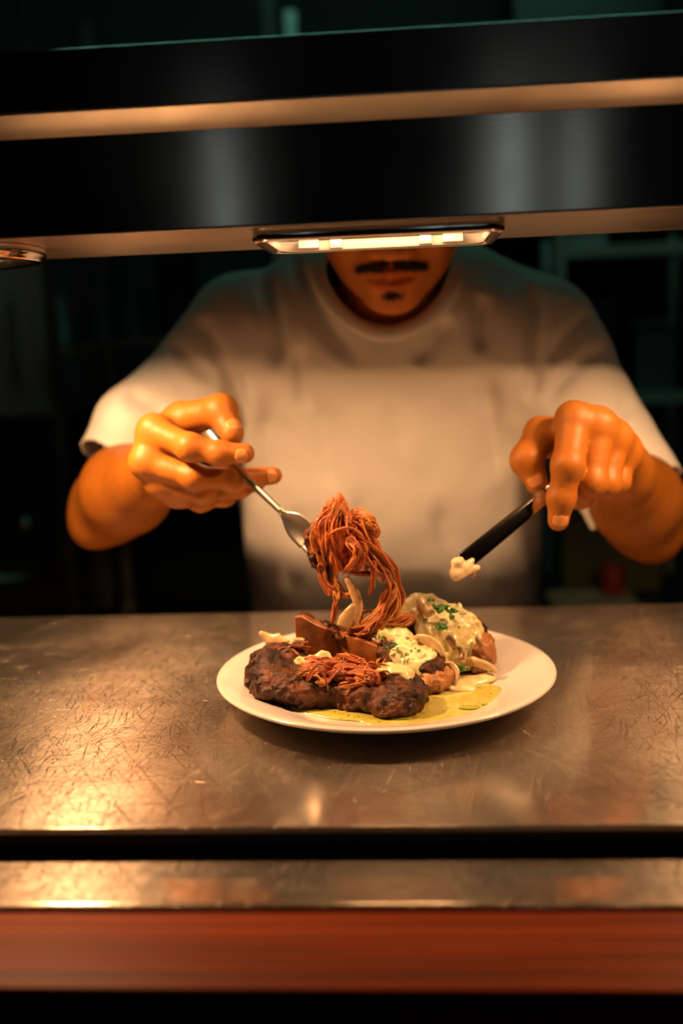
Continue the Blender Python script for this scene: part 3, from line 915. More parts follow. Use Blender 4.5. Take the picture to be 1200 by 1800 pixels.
def body():
    H = 0.0013
    xs = spaced([(-0.44, 0.0045), (-0.285, H), (-0.10, 0.003), (-0.085, 0.0024), (0.105, 0.003), (0.115, H), (0.275, 0.0045), (0.40, None)])
    ys = spaced([(0.035, H), (0.165, 0.0028), (0.62, None)])
    zs = spaced([(-0.36, 0.008), (0.0, 0.004), (0.115, H), (0.265, 0.0026), (0.60, None)])
    f = Field(xs, ys, zs)
    # torso under the shirt, neck
    f.cap((0, 0.62, -0.30), (0, 0.45, 0.20), 0.145, 0.155, 0.03, (1, 1.75, 1))
    f.cap((-0.12, 0.435, 0.295), (0.12, 0.435, 0.285), 0.046, 0.046, 0.05)
    f.cap((0.004, 0.425, 0.29), tuple(hp(0, -0.035, -0.06)), 0.062, 0.056, 0.03)
    # arms
    for sh, el, wr in ((SHA, ELA, WRA), (SHB, ELB, WRB)):
        sh, el, wr = map(np.array, (sh, el, wr))
        f.cap(tuple(sh), tuple(el), 0.043, 0.041, 0.03)
        mid = el + (wr - el) * 0.3 + np.array([0, 0, 0.004])
        f.cap(tuple(el), tuple(mid), 0.041, 0.0455, 0.02)
        f.cap(tuple(mid), tuple(wr), 0.0455, 0.029, 0.02)
    f.ell((-0.3400, 0.3150, 0.0942), (0.022, 0.03, 0.024), 0.03)
    f.ell((0.2956, 0.3250, 0.0618), (0.026, 0.03, 0.026), 0.03)
    # palms: metacarpals fanning from the wrist
    for fingers, thumb, wr in ((FA, TA, WRA), (FB, TB, WRB)):
        wr = np.array(wr)
        keys = ['index', 'middle', 'ring', 'little']
        roots = [np.array(fingers[k][0][0]) for k in keys]
        for r, k in zip(roots, keys):
            base = wr + (r - wr) * 0.08 + (r - roots[1]) * 0.35
            f.cap(tuple(base), tuple(r), 0.0175, fingers[k][1][0] * 1.02, 0.016)
        cen = sum(roots) / 4
        f.cap(tuple(wr), tuple(wr + (cen - wr) * 0.55), 0.025, 0.020, 0.02)
        for k in keys:
            f.finger(fingers[k][0], fingers[k][1], 0.016, 0.0016)
        for (ka, kb) in zip(keys[:-1], keys[1:]):          # flesh between the knuckles
            pa, pb = (np.array(fingers[k][0][0]) for k in (ka, kb))
            qa, qb = (np.array(fingers[k][0][1]) for k in (ka, kb))
            f.cap(tuple(pa), tuple(pb), fingers[ka][1][0] * 0.82, fingers[kb][1][0] * 0.82, 0.010)
            f.cap(tuple(pa + (qa - pa) * 0.22), tuple(pb + (qb - pb) * 0.22), 0.0065, 0.0065, 0.008)
        tp, tr = thumb
        f.cap(tuple(wr + (np.array(tp[0]) - wr) * 0.4), tp[0], 0.019, 0.0175, 0.02)
        f.cap(tp[0], tp[1], 0.0185, tr[1], 0.014)
        f.finger(tp[1:], tr[1:], 0.010)
        # web between thumb and index
        f.cap(tuple((np.array(tp[0]) * 0.5 + np.array(tp[1]) * 0.5)), tuple(roots[0] * 0.8 + wr * 0.2), 0.0135, 0.0130, 0.020)
    # head
    f.ell(tuple(hp(0, -0.015, 0.035)), (0.076, 0.096, 0.089), 0.02, HM)
    f.ell(tuple(hp(0, 0.020, -0.040)), (0.064, 0.066, 0.072), 0.03, HM)
    for s in (-1, 1):
        f.cap(tuple(hp(s * 0.050, 0.004, -0.062)), tuple(hp(s * 0.014, 0.064, -0.096)), 0.018, 0.015, 0.022)
        f.ell(tuple(hp(s * 0.036, 0.056, -0.028)), (0.027, 0.026, 0.030), 0.02, HM)
        f.cap(tuple(hp(s * 0.012, 0.080, 0.030)), tuple(hp(s * 0.046, 0.066, 0.027)), 0.012, 0.011, 0.016)
    f.ell(tuple(hp(0, 0.066, -0.098)), (0.021, 0.018, 0.017), 0.016, HM)
    f.cap(tuple(hp(0, 0.084, 0.022)), tuple(hp(0, 0.106, -0.034)), 0.0085, 0.0115, 0.014)
    f.ell(tuple(hp(0, 0.106, -0.040)), (0.0125, 0.012, 0.010), 0.008, HM)
    for s in (-1, 1):
        f.ell(tuple(hp(s * 0.0145, 0.090, -0.042)), (0.0085, 0.011, 0.0085), 0.006, HM)
        f.ell(tuple(hp(s * 0.032, 0.100, 0.006)), (0.019, 0.020, 0.013), 0.010, HM, neg=True)
        f.ell(tuple(hp(s * 0.032, 0.074, 0.004)), (0.015, 0.014, 0.012), 0.004, HM)
        f.cap(tuple(hp(s * 0.020, 0.086, 0.001)), tuple(hp(s * 0.045, 0.078, 0.001)), 0.0032, 0.0028, 0.004)
        f.ell(tuple(hp(s * 0.079, -0.008, -0.004)), (0.009, 0.020, 0.031), 0.008, HM)
        f.ell(tuple(hp(s * 0.089, -0.004, -0.002)), (0.006, 0.011, 0.020), 0.006, HM, neg=True)
        f.ell(tuple(hp(s * 0.0075, 0.100, -0.051)), (0.0042, 0.006, 0.004), 0.004, HM, neg=True)
    # mouth
    f.ell(tuple(hp(0, 0.073, -0.066)), (0.032, 0.020, 0.024), 0.016, HM)
    for s in (-1, 1):
        f.cap(tuple(hp(0, 0.0945, -0.0665)), tuple(hp(s * 0.023, 0.082, -0.0690)), 0.0050, 0.0028, 0.006)
        f.cap(tuple(hp(0, 0.0925, -0.0790)), tuple(hp(s * 0.019, 0.083, -0.0765)), 0.0060, 0.0030, 0.006)
        f.cap(tuple(hp(0, 0.1000, -0.0725)), tuple(hp(s * 0.026, 0.086, -0.0725)), 0.0030, 0.0024, 0.004, neg=True)
    f.cap(tuple(hp(-0.012, 0.096, -0.0905)), tuple(hp(0.012, 0.096, -0.0905)), 0.006, 0.006, 0.010, neg=True)
    return f.surface(2)

bv, bq = body()
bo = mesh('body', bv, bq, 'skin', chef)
# skin tint: lips, knuckles, finger tips, and painted light on face and forearms
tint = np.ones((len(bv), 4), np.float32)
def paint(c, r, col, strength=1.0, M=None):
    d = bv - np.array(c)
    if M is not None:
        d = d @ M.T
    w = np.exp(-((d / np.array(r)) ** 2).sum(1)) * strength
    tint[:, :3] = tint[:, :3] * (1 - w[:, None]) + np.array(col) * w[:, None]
paint(hp(0, 0.05, -0.03), (0.11, 0.10, 0.13), (1.85, 1.75, 1.5), 1.0, HM)  # face lightened in the colour, standing in for stronger bounce light
for s in (-0.5, 0, 0.5):
    paint(hp(s * 0.028, 0.094, -0.067), (0.012, 0.02, 0.0050), (1.4, 0.8, 0.7), 0.8, HM)
    paint(hp(s * 0.024, 0.094, -0.0785), (0.011, 0.02, 0.0065), (1.15, 0.5, 0.4), 0.9, HM)
for fg in (FA, FB):
    for P, R in fg.values():
        for j in (1, 2):
            paint(P[j], (R[j] * 1.1,) * 3, (0.86, 0.72, 0.66), 0.25)
        paint(P[3], (0.012,) * 3, (1.0, 0.86, 0.82), 0.6)
    # tanned, hairy forearms, darkened further in colour for the weaker light there
for a, b in ((ELA, WRA), (ELB, WRB)):
    for t in (0.0, 0.3, 0.6):
        paint(np.array(a) * (1 - t) + np.array(b) * t, (0.06,) * 3, (0.60, 0.58, 0.55), 0.8)
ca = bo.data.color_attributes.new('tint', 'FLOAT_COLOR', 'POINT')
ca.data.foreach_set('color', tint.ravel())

# fingernails
def nail(tip, prev, facing, r, length, width_angle=44):
    tip, prev, facing = map(np.asarray, (tip, prev, facing))
    ax = (tip - prev) / np.linalg.norm(tip - prev)
    n = facing - (facing @ ax) * ax
    n /= np.linalg.norm(n)
    w = np.cross(ax, n)
    V, F = [], []
    nu, nv = 9, 8
    for lay in (0, 1):
        for j in range(nv):
            t = j / (nv - 1)
            hw = math.radians(width_angle) * (1 - 0.9 * abs(2 * t - 1) ** 4.5)
            rr = r * (1 - 0.22 * max(0, t - 0.35) ** 1.5) + (0.0007 if lay == 0 else -0.0012)
            for i in range(nu):
                a = hw * (2 * i / (nu - 1) - 1)
                V.append(tip + ax * (length * (t - 0.70)) + rr * (math.cos(a) * n + math.sin(a) * w))
    m = nu * nv
    for j in range(nv - 1):
        for i in range(nu - 1):
            q = (j * nu + i, j * nu + i + 1, (j + 1) * nu + i + 1, (j + 1) * nu + i)
            F.append(q[::-1])
            F.append(tuple(k + m for k in q))
    rim = [i for i in range(nu)] + [j * nu + nu - 1 for j in range(1, nv)] + [(nv - 1) * nu + i for i in range(nu - 2, -1, -1)] + [j * nu for j in range(nv - 2, 0, -1)]
    for a, b in zip(rim, rim[1:] + rim[:1]):
        F.append((a, b, b + m, a + m))
    mesh('fingernail', V, F, 'nail', bo)
nail(FA['index'][0][3], FA['index'][0][2], (0.10, -1, -0.25), 0.0090, 0.0115)
nail(FA['middle'][0][3], FA['middle'][0][2], (0.3, -0.8, 0.1), 0.0083, 0.0095)
nail(TA[0][3], TA[0][2], (0.55, -0.75, 0.25), 0.0110, 0.0125)
nail(FB['index'][0][3], FB['index'][0][2], (0.10, -1, 0.1), 0.0093, 0.0115)
nail(TB[0][3], TB[0][2], (-0.1, -1, -0.1), 0.0106, 0.0115)

# shirt
def shirt():
    f = Field(spaced([(-0.45, 0.0032), (0.42, None)]), spaced([(0.18, 0.0032), (0.40, 0.005), (0.70, None)]), spaced([(-0.34, 0.006), (-0.06, 0.0032), (0.47, None)]))
    f.cap((-0.006, 0.690, -0.45), (-0.002, 0.455, 0.185), 0.212, 0.190, 0.03, (1, 1.72, 1))
    f.cap((-0.13, 0.415, 0.272), (0.14, 0.415, 0.262), 0.083, 0.083, 0.07)
    f.cap((-0.06, 0.44, 0.33), (0.07, 0.44, 0.325), 0.070, 0.070, 0.08)
    sa, sb = np.array(SHA), np.array(SHB)
    ha, hb = np.array((-0.3073, 0.3100, 0.1459)), np.array((0.2731, 0.3150, 0.1021))
    f.cap(tuple(sa), tuple(ha), 0.056, 0.0585, 0.035)
    f.cap(tuple(sb), tuple(hb), 0.056, 0.0585, 0.035)
    f.ell((-0.2835, 0.3000, 0.2173), (0.030, 0.04, 0.03), 0.05)
    # folds
    W = [([(-0.1755, 0.3350, 0.2718), (-0.1712, 0.3350, 0.2334), (-0.1785, 0.3450, 0.1808)], .011, .010), ([(-0.2082, 0.3300, 0.3235), (-0.1792, 0.3200, 0.2723), (-0.1740, 0.3300, 0.2592)], .010, .006),
         ([(-0.2453, 0.3300, 0.2999), (-0.2087, 0.3000, 0.2678), (-0.1844, 0.3000, 0.2514)], .009, .005), ([(-0.1391, 0.3600, 0.3783), (-0.1226, 0.3250, 0.3200), (-0.1178, 0.3250, 0.2636)], .012, .008),
         ([(-0.1030, 0.3600, 0.3893), (-0.0704, 0.3200, 0.3178), (-0.0270, 0.3150, 0.2667)], .011, .007), ([(-0.0969, 0.3200, 0.2879), (-0.0884, 0.3300, 0.2179)], .010, .004), ([(0.0726, 0.3200, 0.3120), (0.0341, 0.3150, 0.2644)], .012, .006),
         ([(0.1106, 0.3300, 0.3351), (0.1062, 0.3250, 0.2738)], .010, .005), ([(0.1667, 0.3450, 0.3456), (0.1661, 0.3350, 0.2714), (0.1607, 0.3350, 0.2215)], .010, .006),
         ([(0.2351, 0.3400, 0.3150), (0.1919, 0.3200, 0.2767), (0.1759, 0.3250, 0.2526)], .010, .006), ([(0.2467, 0.3200, 0.2746), (0.2039, 0.3000, 0.2493), (0.1780, 0.3100, 0.2192)], .009, .006),
         ([(0.2680, 0.2900, 0.2172), (0.2433, 0.2700, 0.1955)], .009, .005), ([(-0.0746, 0.3250, 0.2305), (-0.0648, 0.3500, 0.1237)], .013, .004), ([(0.0152, 0.3200, 0.2588), (0.0154, 0.3400, 0.1620)], .016, .003),
         ([(-0.1329, 0.3300, 0.2323), (-0.1574, 0.3600, 0.0979)], .012, .005), ([(0.1093, 0.3300, 0.2550), (0.1289, 0.3600, 0.1231)], .014, .005), ([(-0.0288, 0.3550, 0.1219), (-0.0619, 0.3800, -0.0057)], .012, .004), ([(0.0565, 0.3600, 0.1052), (0.0748, 0.3800, -0.0089)], .013, .004),
         ([(-0.1102, 0.3600, 0.0966), (-0.1326, 0.3900, -0.0137)], .012, .005), ([(-0.2834, 0.3000, 0.2456), (-0.2389, 0.2800, 0.2204)], .010, .004)]
    for p, w, d in W:
        f.crease(p, w * 0.85, d * (2.0 if abs(p[0][0]) < 0.19 else 1.5))
    f.rough([(14, 0.004), (31, 0.0016)], 0.02)
    V, Q = f.surface(3)
    # open the neck, sleeve ends and bottom
    nc, nn = np.array([0.006, 0.379, 0.359]), np.array([0, -0.70, 0.714])
    c = V[Q].mean(1)
    d = c - nc
    h = d @ nn
    lat = d - h[:, None] * nn
    u = lat[:, 0] / 0.0750
    v = (lat @ np.array([0, -0.714, -0.70])) / 0.078
    neck = (u * u + v * v < 1) & (h > -0.06)
    out = neck | (c[:, 2] < -0.315)
    for sh, he in ((sa, ha), (sb, hb)):
        ax = (he - sh) / np.linalg.norm(he - sh)
        e = he - ax * 0.012
        if sh[0] < 0:
            sel = c[:, 0] < -0.235
        else:
            sel = c[:, 0] > 0.225
        out |= sel & (((c - e) @ ax) > 0) & (c[:, 1] < 0.45)
    V, Q = keep_faces(V, Q, ~out)
    return V, Q
sv, sq = shirt()
so = mesh('t_shirt', sv, sq, 'cotton', chef)
so['label'] = 'white cotton crew-neck t-shirt with wide short sleeves'
sm = so.modifiers.new('cloth', 'SOLIDIFY')
sm.thickness = 0.003
sm.offset = -1

# ribbed collar following the edge of the neck opening
nc, nn = np.array([0.006, 0.379, 0.359]), np.array([0, -0.70, 0.714])
dn = np.array([0, -0.714, -0.70])
n = 72
bvh_s = BVHTree.FromPolygons([tuple(v) for v in sv], [tuple(q) for q in sq])
V, F = [], []
for i in range(n):
    a = 2 * math.pi * i / n
    for j, (k, off) in enumerate(((1.19, 0.0025), (1.16, 0.0062), (1.05, 0.0070), (0.96, 0.0045), (0.955, 0.0), (1.04, -0.002), (1.10, -0.002), (1.19, -0.002))):
        p = nc + k * (0.0750 * math.cos(a) * HRT + 0.078 * math.sin(a) * dn)
        ke = 1.06
        pe = nc + ke * (0.0750 * math.cos(a) * HRT + 0.078 * math.sin(a) * dn)
        hit = bvh_s.ray_cast(Vector(pe + nn * 0.15), Vector(-nn), 0.4)
        base = (np.array(hit[0]) if hit[0] is not None else pe)
        V.append(p + ((base - nc) @ nn + off - (k - 1.06) * 0.010) * nn)
V = np.array(V).reshape(n, 8, 3)
for _ in range(10):
    V = (np.roll(V, 1, 0) + V + np.roll(V, -1, 0)) / 3
V = V.reshape(-1, 3)
for i in range(n):
    for j in range(8):
        k = (j + 1) % 8
        l = (i + 1) % n
        F.append((i * 8 + j, i * 8 + k, l * 8 + k, l * 8 + j))
mesh('collar', V, F, 'cotton', so)

# hair, brows, moustache, beard tuft
hm = (bv[:, 2] > 0.26) & (np.abs(bv[:, 0]) < 0.12) & (bv[:, 1] < 0.45)
hq = bq[hm[bq].all(1)]
used = np.unique(hq)
mp = np.full(len(bv), -1)
mp[used] = np.arange(len(used))
bvh_h = BVHTree.FromPolygons([tuple(v) for v in bv[used]], [tuple(q) for q in mp[hq]])

def tuft(name, n, sample, flow, lab=None):
    parts = []
    for _ in range(n):
        x, u, L = sample()
        o = hp(x, 0.16, u)
        hit = bvh_h.ray_cast(Vector(o), Vector(-HFW), 0.2)
        if hit[0] is None:
            continue
        p = np.array(hit[0])
        nr = np.array(hit[1])
        fl = flow(x, u)
        d = fl[0] * HRT + fl[1] * HUP
        d = d + np.array([random.gauss(0, .25), random.gauss(0, .25), random.gauss(0, .25)])
        d = d - (d @ nr) * nr * 0.8
        d /= np.linalg.norm(d)
        P = [p - nr * 0.0006, p + nr * 0.0011 + d * L * 0.45, p + nr * 0.0012 + d * L]
        parts.append(sweep(P, [0.00034, 0.00028, 0.00005], [0.00034, 0.00028, 0.00005], (0.3, 0.5, 0.8), 3))
    o = mesh(name, *join(parts), 'hair', bo, kind='stuff')
    if lab:
        o['label'] = lab
def s_mou():
    while True:
        x = random.uniform(-0.034, 0.035)
        c = -0.0565 - 0.0075 * (abs(x) / 0.035) ** 1.5
        hgt = 0.0056 * (1 - 0.55 * (abs(x) / 0.035) ** 2) * (0.75 if abs(x) < 0.0022 else 1)
        return x, c + random.uniform(-1, 1) * hgt, random.uniform(0.005, 0.009)
tuft('moustache', 620, s_mou, lambda x, u: (math.copysign(0.75, x), -0.6), 'dark trimmed moustache')
tuft('chin_tuft', 160, lambda: (random.gauss(0.0, 0.0055), -0.0900 + random.gauss(0, 0.0022), random.uniform(0.003, 0.006)), lambda x, u: (0.1, -1), 'small dark tuft below the lower lip')
for s in (-1, 1):
    tuft('eyebrow', 300, lambda: (s * random.uniform(0.012, 0.048), 0.030 + random.gauss(0, 0.0025), 0.007), lambda x, u: (s, 0.1))

def hair():
    f = Field(spaced([(-0.11, 0.004), (0.13, None)]), spaced([(0.15, 0.004), (0.50, None)]), spaced([(0.38, 0.004), (0.66, None)]))
    f.ell(tuple(hp(0, -0.017, 0.040)), (0.085, 0.105, 0.098), 0.01, HM)
    f.cap(tuple(hp(0, -0.075, -0.005)), tuple(hp(0, -0.07, -0.045)), 0.048, 0.036, 0.03)
    f.ell(tuple(hp(0, 0.070, 0.0)), (0.068, 0.055, 0.068), 0.012, HM, neg=True)
    for s in (-1, 1):
        f.ell(tuple(hp(s * 0.085, 0.02, -0.015)), (0.03, 0.05, 0.055), 0.012, HM, neg=True)
    f.rough([(70, 0.004), (150, 0.003)], 0.02)
    return f.surface(1)
mesh('hair', *hair(), 'hair', bo)
for s in (-1, 1):
    c = hp(s * 0.032, 0.0765, 0.003)
    V, F = [], []
    for i in range(9):
        th = math.pi * i / 8
        for j in range(16):
            ph = 2 * math.pi * j / 16
            V.append(c + 0.0122 * np.array([math.sin(th) * math.cos(ph), math.sin(th) * math.sin(ph), math.cos(th)]))
    for i in range(8):
        for j in range(16):
            F.append((i * 16 + j, i * 16 + (j + 1) % 16, (i + 1) * 16 + (j + 1) % 16, (i + 1) * 16 + j))
    mesh('eyeball', V, F, 'plate', bo)

def legs():
    f = Field(spaced([(-0.26, 0.008), (0.26, None)]), spaced([(0.40, 0.008), (0.78, None)]), spaced([(GF + 0.05, 0.01), (-0.18, None)]))
    f.cap((-0.07, 0.57, -0.26), (0.07, 0.57, -0.26), 0.12, 0.12, 0.05)
    for s in (-1, 1):
        f.cap((s * 0.085, 0.575, -0.32), (s * 0.105, 0.585, -0.62), 0.092, 0.066, 0.04)
        f.cap((s * 0.105, 0.585, -0.62), (s * 0.115, 0.61, -0.97), 0.066, 0.052, 0.04)
    f.rough([(16, 0.006)], 0.03)
    return f.surface(1)
mesh('trousers', *legs(), 'trouser', chef)
for s in (-1, 1):
    f = Field(spaced([(s * 0.115 - 0.07, 0.005), (s * 0.115 + 0.07, None)]), spaced([(0.40, 0.005), (0.72, None)]), spaced([(GF - 0.02, 0.005), (GF + 0.14, None)]))
    f.cap((s * 0.115, 0.63, GF + 0.045), (s * 0.122, 0.50, GF + 0.035), 0.045, 0.040, 0.02)
    f.cap((s * 0.115, 0.63, GF + 0.05), (s * 0.115, 0.62, GF + 0.11), 0.042, 0.042, 0.02)
    f.F = smax(f.F, (GF + 0.001) - f.z[None, None, :] + 0 * f.F, 0.004)
    mesh('shoe', *f.surface(1), 'shoe', chef)

# ------------------------------------------------------------------ plate and food
PLATE = [(0.074, 0.0), (0.080, 0.0), (0.0825, 0.0035), (0.100, 0.0058), (0.130, 0.0165), (0.1385, 0.0198), (0.1400, 0.0212), (0.1396, 0.0224), (0.1380, 0.0228), (0.1330, 0.0222), (0.108, 0.0142), (0.097, 0.0098), (0.085, 0.0080), (0.05, 0.0076), (0.002, 0.0076)]
pl = mesh('dinner_plate', *lathe(PLATE, (0, 0, 0), 128), 'plate')
tag(pl, 'white round dinner plate with a wide rim on the steel worktop', 'plate')
for p in pl.data.polygons:
    if len(p.vertices) > 4:
        p.use_smooth = False

def polar_disc(c, radii, z, h, n=96):
    th = np.linspace(0, 2 * np.pi, n, endpoint=False)
    rr = np.interp(th, np.linspace(0, 2 * np.pi, len(radii) + 1), list(radii) + [radii[0]])
    for _ in range(4):
        rr = (np.roll(rr, 1) + 2 * rr + np.roll(rr, -1)) / 4
    rr = rr * (1 + 0.025 * np.sin(7 * th + 1) + 0.02 * np.sin(13 * th))
    V, F = [], []
    prof = [(1.0, -h * 1.0), (1.005, -h * 0.4), (0.99, 0), (0.97, h * 0.35), (0.9, h * 0.5), (0.5, h * 0.5), (0.02, h * 0.5)]
    for k, dz in prof:
        for j in range(n):
            V.append((c[0] + k * rr[j] * math.cos(th[j]), c[1] + k * rr[j] * math.sin(th[j]), z + dz))
    m = len(prof)
    for i in range(m - 1):
        for j in range(n):
            k = (j + 1) % n
            F.append((i * n + j, i * n + k, (i + 1) * n + k, (i + 1) * n + j))
    F.append(tuple((m - 1) * n + j for j in range(n)))
    F.append(tuple(range(n - 1, -1, -1)))
    return V, F
o = mesh('sauce_pool', *polar_disc((0.012, -0.026), [0.083, 0.072, 0.060, 0.055, 0.060, 0.070, 0.095, 0.104, 0.100, 0.088, 0.074, 0.069, 0.070, 0.078, 0.082, 0.086], 0.0095, 0.0011), 'pool')
tag(o, 'yellow-green herb butter sauce pooled across the front of the plate', 'sauce')
for i, (c, a, b, lab) in enumerate([((0.0658, -0.0643, 0.0108), .0085, .0042, 'largest green oil droplet floating on the sauce at right'), ((0.0278, -0.0303, 0.0108), .0040, .0026, 'small oil droplet beside the middle rib end'),
                                    ((0.0127, -0.0851, 0.0108), .0070, .0028, 'flat oil droplet in front of the front rib'), ((0.0780, -0.0586, 0.0108), .0026, .0016, 'tiniest oil droplet right of the largest one')]):
    V, F = polar_disc((0, 0), [1.0] * 8, 0, 1, 24)
    V = np.array(V) * np.array([a, b, 0.0004]) + np.array(c) + np.array([0, 0, 0.0001])
    o = mesh('oil_droplet', V, F, 'oil')
    tag(o, lab, 'oil droplet', 'oil droplets on the sauce')

GX, GY, GZ = spaced([(-0.130, 0.0011), (0.112, None)]), spaced([(-0.105, 0.0011), (0.100, None)]), spaced([(0.002, 0.0011), (0.092, None)])
def food_field():
    return Field(GX, GY, GZ, 0.03)
PR, PZ = np.array([p[0] for p in PLATE[8:]][::-1]), np.array([p[1] for p in PLATE[8:]][::-1])
def rest(f, k=0.003):
    """let the underside of a piece follow the plate"""
    r = np.sqrt(f.x[:, None] ** 2 + f.y[None, :] ** 2)
    base = np.interp(r, PR, PZ) + 0.0004
    f.F = smax(f.F, (base[:, :, None] - f.z[None, None, :]).astype(np.float32), k)
ROCK = [(70, 0.0034), (170, 0.0022), (380, 0.0012)]

f1 = food_field()
f1.ell((-0.086, -0.018, 0.026), (0.030, 0.037, 0.022), 0.012)
f1.ell((-0.070, -0.045, 0.020), (0.030, 0.022, 0.013), 0.012)
f1.ell((0.011, -0.058, 0.020), (0.024, 0.025, 0.0155), 0.010)
f1.ell((0.000, -0.066, 0.014), (0.022, 0.016, 0.008), 0.010)
f1.cap((-0.060, -0.046, 0.017), (0.002, -0.060, 0.016), 0.012, 0.012, 0.012)
f1.cap((-0.075, -0.012, 0.018), (-0.005, -0.032, 0.018), 0.015, 0.014, 0.012)
f1.rough(ROCK)
rest(f1)
rib1 = thing('short_rib', 'dark crusted short rib torn open at the front of the plate', 'meat', (-0.035, -0.04, 0.008), 'braised ribs on the plate')
mesh('crust', *f1.surface(1), 'crust', rib1)

f2 = food_field()
f2.cap((-0.030, 0.036, 0.033), (0.010, 0.016, 0.030), 0.0175, 0.0185, 0.012)
f2.cap((0.010, 0.016, 0.030), (0.036, -0.010, 0.022), 0.0185, 0.0155, 0.012)
f2.cap((-0.030, 0.036, 0.018), (0.034, -0.006, 0.016), 0.015, 0.014, 0.012)
f2.rough(ROCK)
rest(f2)
rib2 = thing('short_rib', 'middle short rib with bare brown bone faces and cream sauce on top', 'meat', (0.0, 0.02, 0.008), 'braised ribs on the plate')
mesh('crust', *f2.surface(1), 'crust', rib2)
def slab_xy(name, front, dy, mat, parent, bev):
    """front: points of the visible face in order; pushed back by dy"""
    n = len(front)
    V = [tuple(p) for p in front] + [(p[0] + dy[0], p[1] + dy[1], p[2] + dy[2]) for p in front]
    F = [tuple(range(n)), tuple(range(2 * n - 1, n - 1, -1))] + [(i, n + i, n + (i + 1) % n, (i + 1) % n) for i in range(n)]
    o = mesh(name, V, F, mat, parent, smooth=False)
    import bmesh
    bm = bmesh.new()
    bm.from_mesh(o.data)
    bmesh.ops.recalc_face_normals(bm, faces=bm.faces)
    bm.to_mesh(o.data)
    bm.free()
    bevel(o, bev, 3)
    return o
b = slab_xy('bone', [(-0.0751, 0.0040, 0.0669), (-0.0693, 0.0040, 0.0672), (-0.0567, 0.0080, 0.0585), (-0.0407, 0.0140, 0.0500), (-0.040, 0.014, 0.012), (-0.074, 0.004, 0.012)], (0.004, 0.016, -0.002), 'bone', rib2, 0.0018)
b = slab_xy('bone', [(-0.0418, 0.0150, 0.0492), (-0.0227, 0.0080, 0.0459), (-0.0055, 0.0000, 0.0411), (0.000, -0.002, 0.012), (-0.041, 0.015, 0.012)], (0.004, 0.018, 0.001), 'bone', rib2, 0.0018)
f = Field(spaced([(-0.085, 0.001), (0.01, None)]), spaced([(0.0, 0.001), (0.05, None)]), spaced([(0.03, 0.001), (0.075, None)]), 0.02)
f.cap((-0.0698, 0.0160, 0.0635), (-0.0422, 0.0260, 0.0460), 0.0042, 0.0062, 0.004)
f.cap((-0.0488, 0.0200, 0.0509), (-0.0375, 0.0130, 0.0447), 0.005, 0.0035, 0.004)
f.cap((-0.0422, 0.0260, 0.0460), (-0.0126, 0.0160, 0.0433), 0.0060, 0.0050, 0.004)
f.rough([(140, 0.0024), (330, 0.0016)])
mesh('char', *f.surface(1), 'crust', rib2)
f = Field(spaced([(0.02, 0.001), (0.075, None)]), spaced([(-0.05, 0.001), (0.02, None)]), spaced([(0.004, 0.001), (0.045, None)]), 0.02)
f.cap((0.042, -0.022, 0.0165), (0.050, -0.012, 0.018), 0.0100, 0.0110, 0.004)
f.cap((0.034, -0.028, 0.0155), (0.042, -0.022, 0.0165), 0.0080, 0.0095, 0.004)
rest(f)
f.rough([(150, 0.0016), (400, 0.0008)])
mesh('rib_end', *f.surface(1), 'toast', rib2)

f3 = food_field()
f3.ell((0.046, 0.046, 0.030), (0.043, 0.032, 0.033), 0.012)
f3.ell((0.030, 0.052, 0.040), (0.026, 0.024, 0.026), 0.012)
f3.rough(ROCK)
rest(f3)
rib3 = thing('short_rib', 'rear short rib covered in cream sauce, mushrooms and parsley', 'meat', (0.05, 0.045, 0.008), 'braised ribs on the plate')
mesh('crust', *f3.surface(1), 'crust', rib3)
f = Field(spaced([(0.05, 0.001), (0.12, None)]), spaced([(0.0, 0.001), (0.08, None)]), spaced([(0.004, 0.001), (0.06, None)]), 0.02)
f.ell((0.079, 0.036, 0.024), (0.0155, 0.022, 0.019), 0.004)
rest(f)
f.rough([(120, 0.0022), (320, 0.0014)])
mesh('browned_side', *f.surface(1), 'toast', rib3)

ALL = np.minimum(np.minimum(f1.F, f2.F), f3.F)
def drape(name, label, build, thick=0.0026):
    g = food_field()
    build(g)
    g.rough([(45, 0.005), (120, 0.0026)], 0.02)
    h = food_field()
    h.F = smax(ALL - thick, g.F, 0.004)
    rest(h)
    h.rough([(90, 0.0010), (230, 0.0004)])
    o = mesh(name, *h.surface(2), 'cream')
    return tag(o, label, 'sauce', 'cream sauce on the ribs')
def s3(g):
    g.ell((0.056, 0.030, 0.038), (0.031, 0.031, 0.032), 0.01)
    g.ell((0.030, 0.048, 0.060), (0.022, 0.022, 0.016), 0.01)
    g.cap((0.058, 0.010, 0.03), (0.066, -0.004, 0.012), 0.020, 0.016, 0.01)
def s2(g):
    g.cap((-0.028, 0.034, 0.052), (0.010, 0.012, 0.047), 0.0125, 0.0150, 0.01)
    g.ell((0.022, -0.008, 0.036), (0.020, 0.016, 0.014), 0.01)
    g.cap((0.026, -0.018, 0.032), (0.031, -0.030, 0.020), 0.0055, 0.0035, 0.006)
def s1(g):
    g.ell((0.008, -0.046, 0.036), (0.017, 0.016, 0.0105), 0.008)
    g.cap((0.018, -0.056, 0.032), (0.022, -0.066, 0.026), 0.0045, 0.0035, 0.006)
drape('cream_sauce', 'thick cream sauce draped over the rear rib and running to the plate', s3, 0.0034)
drape('cream_sauce', 'cream sauce along the top of the middle rib behind the bone', s2)
drape('cream_sauce', 'cream sauce over the front rib right of the shredded meat', s1, 0.003)
f = Field(spaced([(0.02, 0.001), (0.11, None)]), spaced([(-0.055, 0.001), (0.05, None)]), spaced([(0.004, 0.001), (0.03, None)]), 0.02)
